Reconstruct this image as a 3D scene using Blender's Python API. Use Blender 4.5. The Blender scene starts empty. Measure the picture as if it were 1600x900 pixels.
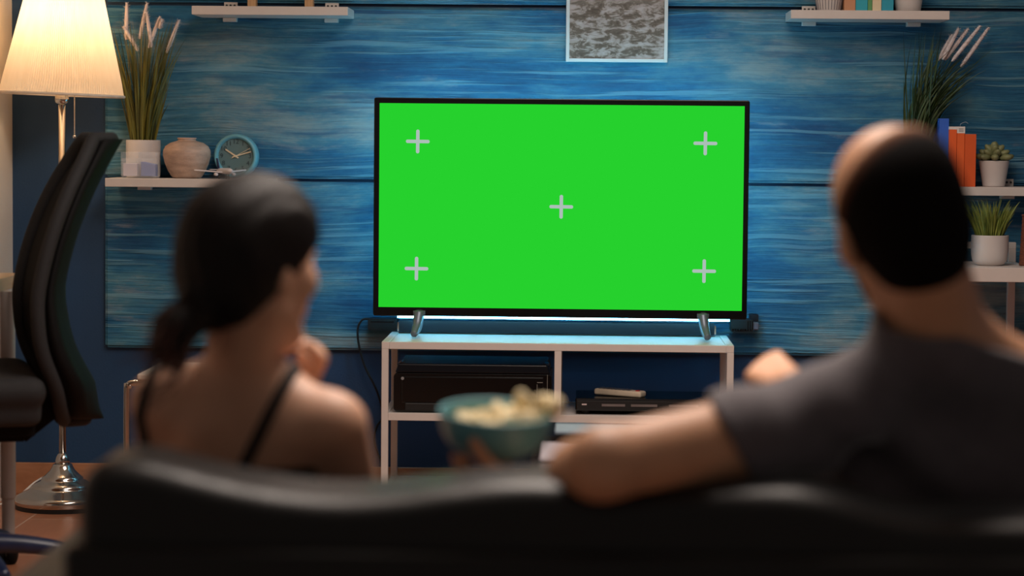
import bpy, bmesh, math, random
import numpy as np
from mathutils import Vector, Matrix, Euler
random.seed(7); np.random.seed(7)
SC = bpy.context.scene
COL = SC.collection
PI = math.pi
R = math.radians

# ------------------------------------------------------------------ camera
CAM_Z = 1.10
YAW, PITCH, ROLL = R(1.71), R(3.44), R(0.52)
cam_d = bpy.data.cameras.new('camera'); cam = bpy.data.objects.new('camera', cam_d); COL.objects.link(cam)
cam_d.sensor_width = 36; cam_d.lens = 85; cam_d.clip_start = 0.05; cam_d.clip_end = 100
CAM_M = Matrix.Translation((0, 0, CAM_Z)) @ Matrix.Rotation(YAW, 4, 'Z') @ Matrix.Rotation(PI/2 - PITCH, 4, 'X') @ Matrix.Rotation(ROLL, 4, 'Z')
cam.matrix_world = CAM_M
cam_d.dof.use_dof = True; cam_d.dof.focus_distance = 7.05; cam_d.dof.aperture_fstop = 2.2; cam_d.dof.aperture_blades = 0
SC.camera = cam
FPX = 85/36*1600
def at(px, py, Y):
    """photograph pixel -> world point on the plane y = Y"""
    d = CAM_M.to_3x3() @ Vector(((px-800)/FPX, -(py-450)/FPX, -1))
    return Vector((0, 0, CAM_Z)) + d * (Y / d.y)
def pxm(Y): return FPX / Y

# ------------------------------------------------------------------ world, lights, exposure
SC.view_settings.view_transform = 'Standard'; SC.view_settings.look = 'None'
SC.view_settings.exposure = 0.0; SC.view_settings.gamma = 1.0; SC.view_settings.use_curve_mapping = False
SC.cycles.use_denoising = True
SC.cycles.sample_clamp_indirect = 6.0
SC.cycles.max_bounces = 8; SC.cycles.transparent_max_bounces = 16
w = bpy.data.worlds.new('world'); SC.world = w; w.use_nodes = True
w.node_tree.nodes['Background'].inputs[0].default_value = (1.0, 0.84, 0.74, 1)
w.node_tree.nodes['Background'].inputs[1].default_value = 0.105
def area(name, loc, rot, size, power, color, sy=None):
    l = bpy.data.lights.new(name, 'AREA'); l.energy = power; l.color = color; l.size = size
    if sy: l.shape = 'RECTANGLE'; l.size_y = sy
    o = bpy.data.objects.new(name, l); COL.objects.link(o); o.location = loc; o.rotation_euler = rot
    return o
# the room's ceiling light, hanging between the sofa and the television wall
CEIL_P = 39
area('ceiling_light', (0.2, 5.1, 2.52), (0, 0, 0), 1.5, CEIL_P, (1.0, 0.85, 0.74))
area('fill_light_over_sofa', (0.1, 3.95, 2.52), (0, 0, 0), 0.9, 44, (1.0, 0.86, 0.76))  # added fill that brightens shoulders and sofa top, no known fixture
LED_COL, LED_STR = (0.15, 0.59, 0.82), 32.0
BULB_P, BULB_COL = 3.4, (1.0, 0.78, 0.56)

# ------------------------------------------------------------------ helpers: materials
def lin(c):
    c = c/255.0
    return c/12.92 if c <= 0.04045 else ((c+0.055)/1.055)**2.4
def rgb(r, g, b): return (lin(r), lin(g), lin(b), 1)
def nodes(m):
    m.use_nodes = True; nt = m.node_tree
    return nt, nt.nodes, nt.links, nt.nodes['Principled BSDF']
MATS = {}
def mat(name, c, rough=0.5, metal=0.0, var=0.10, scale=30.0, bump=0.0, bscale=None, stretch=None, **kw):
    """procedural principled material: base colour with a soft noise variation, optional bump"""
    if name in MATS: return MATS[name]
    m = bpy.data.materials.new(name); nt, N, L, P = nodes(m); MATS[name] = m
    col = rgb(*c)
    tc = N.new('ShaderNodeTexCoord'); nz = N.new('ShaderNodeTexNoise'); nz.inputs['Scale'].default_value = scale; nz.inputs['Detail'].default_value = 3
    src = tc.outputs['Object']
    if stretch:
        mp = N.new('ShaderNodeMapping'); mp.inputs['Scale'].default_value = stretch; L.new(src, mp.inputs[0]); src = mp.outputs[0]
    L.new(src, nz.inputs['Vector'])
    rp = N.new('ShaderNodeValToRGB')
    rp.color_ramp.elements[0].position = 0.3; rp.color_ramp.elements[1].position = 0.7
    rp.color_ramp.elements[0].color = tuple(x*(1-var) for x in col[:3])+(1,); rp.color_ramp.elements[1].color = tuple(min(1, x*(1+var)) for x in col[:3])+(1,)
    L.new(nz.outputs['Fac'], rp.inputs[0]); L.new(rp.outputs[0], P.inputs['Base Color'])
    P.inputs['Roughness'].default_value = rough; P.inputs['Metallic'].default_value = metal
    for k, v in kw.items(): P.inputs[k.replace('_', ' ')].default_value = v
    if bump:
        n2 = N.new('ShaderNodeTexNoise'); n2.inputs['Scale'].default_value = bscale or scale*4; n2.inputs['Detail'].default_value = 4
        L.new(src, n2.inputs['Vector'])
        b = N.new('ShaderNodeBump'); b.inputs['Strength'].default_value = bump; b.inputs['Distance'].default_value = 0.004
        L.new(n2.outputs['Fac'], b.inputs['Height']); L.new(b.outputs[0], P.inputs['Normal'])
    return m
def emis(name, c, strength):
    if name in MATS: return MATS[name]
    m = bpy.data.materials.new(name); nt, N, L, P = nodes(m); MATS[name] = m
    P.inputs['Base Color'].default_value = (0.0, 0.0, 0.0, 1); P.inputs['Roughness'].default_value = 0.4; P.inputs['Specular IOR Level'].default_value = 0.0
    P.inputs['Emission Color'].default_value = c; P.inputs['Emission Strength'].default_value = strength
    return m
def wood(name, c1, c2, scale=6.0, stretch=(1, 14, 14), rough=0.5):
    if name in MATS: return MATS[name]
    m = bpy.data.materials.new(name); nt, N, L, P = nodes(m); MATS[name] = m
    tc = N.new('ShaderNodeTexCoord'); mp = N.new('ShaderNodeMapping'); mp.inputs['Scale'].default_value = stretch
    nz = N.new('ShaderNodeTexNoise'); nz.inputs['Scale'].default_value = scale; nz.inputs['Detail'].default_value = 6; nz.inputs['Distortion'].default_value = 0.6
    rp = N.new('ShaderNodeValToRGB'); rp.color_ramp.elements[0].position = .3; rp.color_ramp.elements[1].position = .7
    rp.color_ramp.elements[0].color = rgb(*c1); rp.color_ramp.elements[1].color = rgb(*c2)
    L.new(tc.outputs['Object'], mp.inputs[0]); L.new(mp.outputs[0], nz.inputs['Vector']); L.new(nz.outputs['Fac'], rp.inputs[0]); L.new(rp.outputs[0], P.inputs['Base Color'])
    P.inputs['Roughness'].default_value = rough
    return m

# ------------------------------------------------------------------ helpers: objects
def link(name, me, m=None, parent=None, loc=None, rot=None):
    o = bpy.data.objects.new(name, me); COL.objects.link(o)
    if m is not None:
        for x in (m if isinstance(m, (list, tuple)) else [m]): me.materials.append(x)
    if parent is not None: o.parent = parent
    if loc is not None: o.location = loc
    if rot is not None: o.rotation_euler = rot
    return o
def obj(name, bm, m=None, parent=None, smooth=False, loc=None, rot=None, bevel=0.0):
    me = bpy.data.meshes.new(name)
    bmesh.ops.recalc_face_normals(bm, faces=bm.faces)
    bm.to_mesh(me); bm.free()
    if smooth:
        for p in me.polygons: p.use_smooth = True
    o = link(name, me, m, parent, loc, rot)
    if bevel:
        b = o.modifiers.new('bevel', 'BEVEL'); b.width = bevel; b.segments = 3; b.limit_method = 'ANGLE'; b.angle_limit = R(40)
    return o
def tag(o, label, cat, group=None):
    o['label'] = label; o['category'] = cat
    if group: o['group'] = group
    return o
def thing(name, label, cat, loc=(0, 0, 0), rz=0.0, group=None, rot=None):
    o = bpy.data.objects.new(name, None); COL.objects.link(o); o.empty_display_size = 0.05
    o.location = loc; o.rotation_euler = rot if rot is not None else (0, 0, rz)
    return tag(o, label, cat, group)
def struct(name, bm, m, **k):
    o = obj(name, bm, m, **k); o['kind'] = 'structure'; return o
def NB(): return bmesh.new()
def box(bm, c, s, rot=None, taper=None):
    v = bmesh.ops.create_cube(bm, size=1.0)['verts']
    for x in v:
        p = Vector((x.co.x*s[0], x.co.y*s[1], x.co.z*s[2]))
        if taper and x.co.z < 0: p.x *= taper[0]; p.y *= taper[1]
        if rot is not None: p = rot @ p
        x.co = p + Vector(c)
    return v
def box2(bm, lo, hi):
    lo, hi = Vector(lo), Vector(hi)
    return box(bm, (lo+hi)/2, hi-lo)
def lathe(bm, prof, n=32, c=(0, 0, 0), rot=None, cap=True):
    """prof: list of (r, z)"""
    rings = []
    for r, z in prof:
        ring = []
        for i in range(n):
            a = 2*PI*i/n; p = Vector((r*math.cos(a), r*math.sin(a), z))
            if rot is not None: p = rot @ p
            ring.append(bm.verts.new(p + Vector(c)))
        rings.append(ring)
    for a, b in zip(rings, rings[1:]):
        for i in range(n): bm.faces.new((a[i], a[(i+1) % n], b[(i+1) % n], b[i]))
    if cap:
        if prof[0][0] > 1e-5: bm.faces.new(rings[0][::-1])
        if prof[-1][0] > 1e-5: bm.faces.new(rings[-1])
    return rings
def tube(bm, pts, r, n=10, closed=False):
    pts = [Vector(p) for p in pts]; rad = r if isinstance(r, (list, tuple)) else [r]*len(pts)
    rings = []; prev = None
    for i, p in enumerate(pts):
        if closed: t = pts[(i+1) % len(pts)] - pts[i-1]
        else: t = pts[min(i+1, len(pts)-1)] - pts[max(i-1, 0)]
        t.normalize()
        if prev is None:
            u = t.orthogonal().normalized()
        else:
            u = (prev - t*prev.dot(t)).normalized()
        prev = u; v = t.cross(u)
        rings.append([bm.verts.new(p + (u*math.cos(2*PI*k/n) + v*math.sin(2*PI*k/n))*rad[i]) for k in range(n)])
    m = len(rings)
    for i in range(m if closed else m-1):
        a, b = rings[i], rings[(i+1) % m]
        for k in range(n): bm.faces.new((a[k], a[(k+1) % n], b[(k+1) % n], b[k]))
    if not closed:
        bm.faces.new(rings[0][::-1]); bm.faces.new(rings[-1])
def bez(pts, n=16):
    """Catmull-Rom through points"""
    pts = [Vector(p) for p in pts]; P = [pts[0]*2-pts[1]] + pts + [pts[-1]*2-pts[-2]]
    out = []
    for i in range(1, len(P)-2):
        for k in range(n):
            t = k/n; a, b, c, d = P[i-1], P[i], P[i+1], P[i+2]
            out.append(0.5*((2*b)+(c-a)*t+(2*a-5*b+4*c-d)*t*t+(3*b-a-3*c+d)*t**3))
    out.append(pts[-1]); return out
def ball(bm, c, r, seg=16, rot=None):
    v = bmesh.ops.create_uvsphere(bm, u_segments=seg, v_segments=max(8, seg//2), radius=1.0)['verts']
    rr = r if isinstance(r, (list, tuple)) else (r, r, r)
    for x in v:
        p = Vector((x.co.x*rr[0], x.co.y*rr[1], x.co.z*rr[2]))
        if rot is not None: p = rot @ p
        x.co = p + Vector(c)
def rrect(bm, w, h, rad, y0, y1, c=(0, 0), n=6):
    """rounded rectangle in XZ extruded y0..y1"""
    pts = []
    for sx, sz, a0 in ((1, 1, 0), (-1, 1, 90), (-1, -1, 180), (1, -1, 270)):
        for i in range(n+1):
            a = R(a0 + 90*i/n)
            pts.append((c[0]+sx*(w/2-rad)+rad*math.cos(a), c[1]+sz*(h/2-rad)+rad*math.sin(a)))
    A = [bm.verts.new((x, y0, z)) for x, z in pts]; B = [bm.verts.new((x, y1, z)) for x, z in pts]
    bm.faces.new(A); bm.faces.new(B[::-1])
    for i in range(len(pts)):
        j = (i+1) % len(pts); bm.faces.new((A[i], B[i], B[j], A[j]))
def copy_tree(o, parent=None):
    c = o.copy(); COL.objects.link(c)
    if parent is not None: c.parent = parent
    for ch in list(o.children): copy_tree(ch, c)
    return c
def text_mesh(s, size, depth=0.0005):
    cu = bpy.data.curves.new('t', 'FONT'); cu.body = s; cu.size = size; cu.align_x = 'CENTER'; cu.align_y = 'CENTER'; cu.extrude = depth
    o = bpy.data.objects.new('t', cu); COL.objects.link(o)
    bpy.context.view_layer.update()
    me = bpy.data.meshes.new_from_object(o.evaluated_get(bpy.context.evaluated_depsgraph_get()))
    bpy.data.objects.remove(o); bpy.data.curves.remove(cu)
    return me

# ------------------------------------------------------------------ helpers: smooth bodies (signed-distance field -> surface-net mesh)
class Field:
    def __init__(s, lo, hi, res):
        s.lo = np.array(lo, float); s.res = res
        s.n = np.ceil((np.array(hi)-s.lo)/res).astype(int)+1
        s.ax = [s.lo[i]+res*np.arange(s.n[i]) for i in range(3)]
        s.f = np.full(s.n, 1.0, np.float32)
    def grid(s, sl=None):
        sl = sl or (slice(None),)*3
        return np.meshgrid(*[s.ax[i][sl[i]] for i in range(3)], indexing='ij', sparse=True)
    def _sl(s, lo, hi, m):
        out = []
        for i in range(3):
            a = int(np.floor((lo[i]-m-s.lo[i])/s.res)); b = int(np.ceil((hi[i]+m-s.lo[i])/s.res))+1
            a = max(a, 0); b = min(b, s.n[i])
            if b <= a: return None
            out.append(slice(a, b))
        return tuple(out)
    def blend(s, sl, d, k, sub=False):
        a = s.f[sl]
        if sub:
            s.f[sl] = np.maximum(a, -d) if k <= 0 else np.maximum(a, -d) + np.maximum(k-np.abs(a+d), 0)**2/(4*k)
        else:
            s.f[sl] = np.minimum(a, d) if k <= 0 else np.minimum(a, d) - np.maximum(k-np.abs(a-d), 0)**2/(4*k)
    def cone(s, a, b, ra, rb, k=0.02, infl=0.0, sub=False):
        a = np.array(a, float); b = np.array(b, float); ra += infl; rb += infl
        m = max(ra, rb)+k+0.03
        sl = s._sl(np.minimum(a, b), np.maximum(a, b), m)
        if sl is None: return
        x, y, z = s.grid(sl); ba = b-a; L2 = max(float(ba@ba), 1e-9)
        px, py, pz = x-a[0], y-a[1], z-a[2]
        t = np.clip((px*ba[0]+py*ba[1]+pz*ba[2])/L2, 0, 1)
        d = np.sqrt((px-t*ba[0])**2+(py-t*ba[1])**2+(pz-t*ba[2])**2)-(ra+(rb-ra)*t)
        s.blend(sl, d.astype(np.float32), k, sub)
    def ell(s, c, r, M=None, k=0.02, infl=0.0, sub=False):
        c = np.array(c, float); r = np.array(r, float)+infl; m = r.max()+k+0.03
        sl = s._sl(c, c, m)
        if sl is None: return
        x, y, z = s.grid(sl); px, py, pz = x-c[0], y-c[1], z-c[2]
        if M is not None:
            I = np.array(M.to_3x3().transposed())
            q = [I[i][0]*px+I[i][1]*py+I[i][2]*pz for i in range(3)]
        else: q = [px, py, pz]
        k0 = np.sqrt((q[0]/r[0])**2+(q[1]/r[1])**2+(q[2]/r[2])**2)
        k1 = np.sqrt((q[0]/r[0]**2)**2+(q[1]/r[1]**2)**2+(q[2]/r[2]**2)**2)
        d = k0*(k0-1)/np.maximum(k1, 1e-6)
        s.blend(sl, d.astype(np.float32), k, sub)
    def rbox(s, c, h, r, k=0.0, M=None):
        c = np.array(c, float); h = np.array(h, float); m = 0.04+k+ (0 if M is None else h.max())
        sl = s._sl(c-h, c+h, m); x, y, z = s.grid(sl)
        px, py, pz = x-c[0], y-c[1], z-c[2]
        if M is not None:
            I = np.array(M.to_3x3().transposed()); q = [I[i][0]*px+I[i][1]*py+I[i][2]*pz for i in range(3)]
        else: q = [px, py, pz]
        q = [np.abs(q[i])-(h[i]-r) for i in range(3)]
        d = np.sqrt(np.maximum(q[0], 0)**2+np.maximum(q[1], 0)**2+np.maximum(q[2], 0)**2)+np.minimum(np.maximum(q[0], np.maximum(q[1], q[2])), 0)-r
        s.blend(sl, d.astype(np.float32), k)
    def run(s, prims, infl=0.0):
        for p in prims:
            kind, args, kw = p
            getattr(s, kind)(*args, **kw, infl=infl)
        return s
    def cut(s, fn):
        """intersect with region fn(x,y,z) < 0"""
        x, y, z = s.grid(); s.f = np.maximum(s.f, fn(x, y, z).astype(np.float32)); return s
    def mesh(s, name, smooth_it=1):
        f = s.f.copy(); f[0] = f[-1] = 1; f[:, 0] = f[:, -1] = 1; f[:, :, 0] = f[:, :, -1] = 1
        ins = f < 0
        nx, ny, nz = f.shape
        cnt = np.zeros((nx-1, ny-1, nz-1), np.int8)
        for dx in (0, 1):
            for dy in (0, 1):
                for dz in (0, 1): cnt += ins[dx:nx-1+dx, dy:ny-1+dy, dz:nz-1+dz]
        act = np.argwhere((cnt > 0) & (cnt < 8))
        idx = np.full(cnt.shape, -1, np.int32); idx[tuple(act.T)] = np.arange(len(act))
        acc = np.zeros((len(act), 3)); num = np.zeros(len(act))
        corners = [(a, b, c) for a in (0, 1) for b in (0, 1) for c in (0, 1)]
        for c0 in corners:
            for ax in range(3):
                if c0[ax] == 1: continue
                c1 = list(c0); c1[ax] = 1
                i0 = act+np.array(c0); i1 = act+np.array(c1)
                f0 = f[tuple(i0.T)].astype(float); f1 = f[tuple(i1.T)].astype(float)
                msk = (f0 < 0) != (f1 < 0)
                t = np.where(msk, f0/np.where(msk, f0-f1, 1), 0)
                p = np.tile(np.array(c0, float), (len(act), 1)); p[:, ax] = t
                acc[msk] += p[msk]; num += msk
        co = s.lo+s.res*(act+acc/num[:, None])
        quads = []
        for ax in range(3):
            o1, o2 = [(1, 2), (2, 0), (0, 1)][ax]
            a = [slice(0, -1)]*3; b = [slice(0, -1)]*3; b[ax] = slice(1, None)
            # edges along ax starting at grid point g (interior in the other axes)
            A = ins[tuple(slice(0, f.shape[i]-1) for i in range(3))]
            sh = [slice(0, f.shape[i]-1) for i in range(3)]; sh[ax] = slice(1, f.shape[ax])
            B = ins[tuple(sh)]
            e = np.argwhere(A != B)
            e = e[(e[:, o1] > 0) & (e[:, o2] > 0)]
            sg = A[tuple(e.T)]
            def cell(d1, d2):
                q = e.copy(); q[:, o1] -= d1; q[:, o2] -= d2; return idx[tuple(q.T)]
            q = np.stack([cell(1, 1), cell(0, 1), cell(0, 0), cell(1, 0)], 1)
            q[~sg] = q[~sg][:, ::-1]
            quads.append(q)
        q = np.concatenate(quads); q = q[(q >= 0).all(1)]
        for _ in range(smooth_it):
            e = np.concatenate([q[:, [0, 1]], q[:, [1, 2]], q[:, [2, 3]], q[:, [3, 0]]])
            sm = np.zeros_like(co); n = np.zeros(len(co))
            np.add.at(sm, e[:, 0], co[e[:, 1]]); np.add.at(sm, e[:, 1], co[e[:, 0]])
            np.add.at(n, e[:, 0], 1); np.add.at(n, e[:, 1], 1)
            co = 0.5*co+0.5*sm/np.maximum(n, 1)[:, None]
        me = bpy.data.meshes.new(name)
        me.vertices.add(len(co)); me.vertices.foreach_set('co', co.astype(np.float32).ravel())
        me.loops.add(q.size); me.loops.foreach_set('vertex_index', q.ravel().astype(np.int32))
        me.polygons.add(len(q)); me.polygons.foreach_set('loop_start', (np.arange(len(q))*4).astype(np.int32))
        try: me.polygons.foreach_set('loop_total', np.full(len(q), 4, np.int32))
        except Exception: pass
        me.update(calc_edges=True); me.validate()
        me.polygons.foreach_set('use_smooth', np.ones(len(me.polygons), bool))
        return me

# ================================================================== THE SETTING
YW, YP = 7.40, 7.375            # painted wall, face of the plank panel
XL = at(20, 400, YW).x          # edge of the cream wall on the left
def wall_paint(name, c, rough=0.6, var=.08):
    return mat(name, c, rough, var=var, scale=3.0, bump=0.15, bscale=160)
M_navy = wall_paint('navy_wall_paint', (22, 58, 92))
M_cream = wall_paint('cream_wall_paint', (226, 214, 200))
M_ceil = wall_paint('white_ceiling_paint', (235, 230, 222))
bm = NB(); box2(bm, (-2.6, YW, 0), (2.6, YW+0.12, 2.6)); struct('wall_back', bm, M_navy)
bm = NB(); box2(bm, (XL-0.9, 6.72, 0), (XL, YW+.06, 2.6)); box2(bm, (XL-0.9, 3.2, 0), (XL-0.78, 6.74, 2.6)); struct('wall_left', bm, M_cream)
bm = NB(); box2(bm, (2.45, 3.2, 0), (2.57, YW+0.06, 2.6)); struct('wall_right', bm, M_navy)
bm = NB(); box2(bm, (-2.75, 2.6, 2.6), (2.7, YW+0.12, 2.7)); struct('ceiling', bm, M_ceil)

# floor: reddish-brown tiles with pale joints
def floor_mat():
    m = bpy.data.materials.new('brown_floor_tile'); nt, N, L, P = nodes(m)
    tc = N.new('ShaderNodeTexCoord'); br = N.new('ShaderNodeTexBrick')
    br.inputs['Scale'].default_value = 1.0; br.inputs['Brick Width'].default_value = 0.6; br.inputs['Row Height'].default_value = 0.2
    br.inputs['Mortar Size'].default_value = 0.003; br.inputs['Mortar Smooth'].default_value = 0.2; br.inputs['Bias'].default_value = 0.0
    br.inputs['Color1'].default_value = rgb(186, 128, 96); br.inputs['Color2'].default_value = rgb(172, 114, 84); br.inputs['Mortar'].default_value = rgb(206, 170, 148)
    mp = N.new('ShaderNodeMapping'); mp.inputs['Rotation'].default_value = (0, 0, R(90)); L.new(tc.outputs['Object'], mp.inputs[0]); L.new(mp.outputs[0], br.inputs['Vector'])
    mp2 = N.new('ShaderNodeMapping'); mp2.inputs['Scale'].default_value = (18, 3, 1); L.new(tc.outputs['Object'], mp2.inputs[0])
    nz = N.new('ShaderNodeTexNoise'); nz.inputs['Scale'].default_value = 2.5; nz.inputs['Detail'].default_value = 6; L.new(mp2.outputs[0], nz.inputs['Vector'])
    mx = N.new('ShaderNodeMix'); mx.data_type = 'RGBA'; mx.blend_type = 'MULTIPLY'; mx.inputs[0].default_value = 0.5
    rp = N.new('ShaderNodeValToRGB'); rp.color_ramp.elements[0].color = (.55, .5, .48, 1); rp.color_ramp.elements[1].color = (1.15, 1.1, 1.05, 1); L.new(nz.outputs['Fac'], rp.inputs[0])
    L.new(br.outputs['Color'], mx.inputs[6]); L.new(rp.outputs[0], mx.inputs[7]); L.new(mx.outputs[2], P.inputs['Base Color'])
    P.inputs['Roughness'].default_value = 0.38
    return m
bm = NB(); box2(bm, (-2.75, 2.4, -0.1), (2.7, YW+0.12, 0)); struct('floor', bm, floor_mat())
M_skirt = wood('brown_skirting_tile', (160, 106, 72), (184, 128, 92), 4, (3, 3, 10), 0.35)
bm = NB(); box2(bm, (XL, YW-0.012, 0.0), (2.45, YW, 0.098)); struct('baseboard_back', bm, M_skirt, bevel=0.003)

# blue plank panel on the wall
def plank_mat():
    m = bpy.data.materials.new('distressed_blue_planks'); nt, N, L, P = nodes(m)
    tc = N.new('ShaderNodeTexCoord')
    # slow warp so that the grain wanders
    wn = N.new('ShaderNodeTexNoise'); wn.inputs['Scale'].default_value = 1.6; wn.inputs['Detail'].default_value = 2; L.new(tc.outputs['Object'], wn.inputs['Vector'])
    sub = N.new('ShaderNodeVectorMath'); sub.operation = 'MULTIPLY_ADD'; sub.inputs[1].default_value = (0, 0, .05); sub.inputs[2].default_value = (0, 0, -.025); L.new(wn.outputs['Color'], sub.inputs[0])
    ad = N.new('ShaderNodeVectorMath'); ad.operation = 'ADD'; L.new(tc.outputs['Object'], ad.inputs[0]); L.new(sub.outputs[0], ad.inputs[1])
    def noise(sc, detail=4, rough=.55, dist=0.0, off=(0, 0, 0)):
        mp = N.new('ShaderNodeMapping'); mp.inputs['Scale'].default_value = sc; mp.inputs['Location'].default_value = off; L.new(ad.outputs[0], mp.inputs[0])
        n = N.new('ShaderNodeTexNoise'); n.inputs['Scale'].default_value = 1.0; n.inputs['Detail'].default_value = detail; n.inputs['Roughness'].default_value = rough; n.inputs['Distortion'].default_value = dist
        L.new(mp.outputs[0], n.inputs['Vector']); return n.outputs['Fac']
    def ramp(src, stops):
        r = N.new('ShaderNodeValToRGB'); e = r.color_ramp.elements
        while len(e) < len(stops): e.new(0.5)
        for el, (p, c) in zip(e, stops): el.position = p; el.color = c if len(c) == 4 else c+(1,)
        L.new(src, r.inputs[0]); return r.outputs[0]
    def mix(f, a, b, mode='MIX'):
        x = N.new('ShaderNodeMix'); x.data_type = 'RGBA'; x.blend_type = mode
        if isinstance(f, float): x.inputs[0].default_value = f
        else: L.new(f, x.inputs[0])
        L.new(a, x.inputs[6])
        if isinstance(b, tuple): x.inputs[7].default_value = b
        else: L.new(b, x.inputs[7])
        return x.outputs[2]
    big = noise((1.9, 1, 6.5), 7, .66)
    c0 = ramp(big, [(.32, rgb(12, 68, 106)), (.46, rgb(32, 96, 130)), (.56, rgb(68, 120, 140)), (.67, rgb(124, 144, 148))])
    pat = noise((3.2, 1, 14), 6, .7, off=(5, 0, 3))
    pm = ramp(pat, [(.56, (0, 0, 0)), (.70, (1, 1, 1))])
    streak = noise((4.5, 1, 125), 4, .62)
    sm = ramp(streak, [(.40, (0, 0, 0)), (.62, (1, 1, 1))])
    pms = mix(.35, mix(.8, pm, sm, 'MULTIPLY'), (0, 0, 0, 1))
    c1 = mix(pms, c0, rgb(150, 146, 144))
    c2 = mix(.75, c1, ramp(streak, [(.3, (.74, .77, .80)), (.7, (1.2, 1.18, 1.16))]), 'MULTIPLY')
    dk = ramp(noise((1.7, 1, 26), 5, .6, off=(9, 0, 1)), [(.56, (0, 0, 0)), (.70, (.75, .75, .75))])
    c3 = mix(dk, c2, rgb(12, 64, 106))
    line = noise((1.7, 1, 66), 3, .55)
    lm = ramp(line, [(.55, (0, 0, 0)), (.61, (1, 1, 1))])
    c4 = mix(mix(.52, lm, (0, 0, 0, 1)), c3, rgb(110, 156, 172))  # pale ridges: worn paint, with the LED's catch-light also put into the colour
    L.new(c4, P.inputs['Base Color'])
    P.inputs['Roughness'].default_value = .55; P.inputs['Specular IOR Level'].default_value = .3
    hgt = mix(.5, lm, ramp(streak, [(.3, (0, 0, 0)), (.7, (1, 1, 1))]))
    b = N.new('ShaderNodeBump'); b.inputs['Strength'].default_value = .8; b.inputs['Distance'].default_value = .006
    L.new(hgt, b.inputs['Height']); L.new(b.outputs[0], P.inputs['Normal'])
    return m
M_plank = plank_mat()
zb = at(700, 549, YP).z; zg = at(885, 285.5, YP).z; zt = at(900, 10.5, YP).z
XP0 = at(164, 400, YP).x
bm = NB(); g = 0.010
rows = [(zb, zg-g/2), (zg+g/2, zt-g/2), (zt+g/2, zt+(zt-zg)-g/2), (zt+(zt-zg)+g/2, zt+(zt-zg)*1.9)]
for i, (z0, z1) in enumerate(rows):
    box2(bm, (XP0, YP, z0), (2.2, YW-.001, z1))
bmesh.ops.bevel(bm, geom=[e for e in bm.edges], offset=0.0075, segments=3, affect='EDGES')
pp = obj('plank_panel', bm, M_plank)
tag(pp, 'large blue distressed wooden plank panel covering the wall behind the television', 'wall panel')

# ================================================================== TELEVISION AND ITS STAND
M_white = mat('white_powder_coat', (208, 199, 193), 0.45, var=.02)
M_chrome = mat('brushed_chrome', (200, 196, 190), 0.14, 1.0, var=.04)
M_black = mat('black_gloss_plastic', (10, 10, 11), 0.18, var=.1)
M_blackm = mat('black_matte_plastic', (14, 14, 15), 0.5, var=.15, scale=60)
SX0, SX1 = at(596.3, 540, 6.83).x, at(1147, 540, 6.83).x
SZ = (at(596.3, 534.4, 6.83).z+at(1147, 539.5, 6.83).z)/2
SY0, SY1 = 6.83, 7.195
tvs = thing('tv_stand', 'white metal television stand with open shelves and slim square legs', 'tv stand', ((SX0+SX1)/2, (SY0+SY1)/2, 0))
def loc(o, p): return Vector(p) - o.location
W, D = SX1-SX0, SY1-SY0; hw, hd = W/2, D/2; b = .0195
def leg_at(x, y, name='leg', z1=None):
    bm = NB(); box2(bm, (x-b/2, y-b/2, 0), (x+b/2, y+b/2, z1 or SZ-.021)); return obj(name, bm, M_white, tvs, bevel=.0015)
for sx in (-1, 1):
    for sy in (-1, 1): leg_at(sx*(hw-b/2), sy*(hd-b/2))
bm = NB()
for sx in (-1, 1): box2(bm, (sx*hw if sx < 0 else hw-.022, -hd, SZ-.021), (sx*hw+.022 if sx < 0 else hw, hd, SZ))
box2(bm, (-hw+.022, -hd, SZ-.021), (hw-.022, -hd+.022, SZ)); box2(bm, (-hw+.022, hd-.022, SZ-.021), (hw-.022, hd, SZ))
obj('top_frame', bm, M_white, tvs, bevel=.0015)
bm = NB(); box2(bm, (-hw+.0225, -hd+.0225, SZ-.016), (hw-.0225, hd-.0225, SZ-.003)); obj('top_panel', bm, M_white, tvs)
zs = at(640, 645.7, 6.83).z; xm = at(871.5, 600, 6.83).x-tvs.location.x
for y0 in (-hd, hd-b):
    bm = NB(); box2(bm, (xm-b/2, y0, zs), (xm+b/2, y0+b, SZ-.021)); obj('middle_post', bm, M_white, tvs)
def shelf_frame(z, name):
    bm = NB()
    box2(bm, (-hw+b, -hd, z-.021), (hw-b, -hd+b, z)); box2(bm, (-hw+b, hd-b, z-.021), (hw-b, hd, z))
    for sx in (-1, 1): box2(bm, (-hw+.001 if sx < 0 else hw-b+.001, -hd+b, z-.021), (-hw+b if sx < 0 else hw-.001, hd-b, z))
    obj(name, bm, M_white, tvs, bevel=.001)
    bm = NB(); box2(bm, (-hw+b, -hd+b+.0005, z-.012), (hw-b, hd-b-.0005, z-.003)); obj('shelf_panel', bm, M_white, tvs)
shelf_frame(zs, 'middle_shelf_frame'); shelf_frame(.10, 'bottom_shelf_frame')

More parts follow.
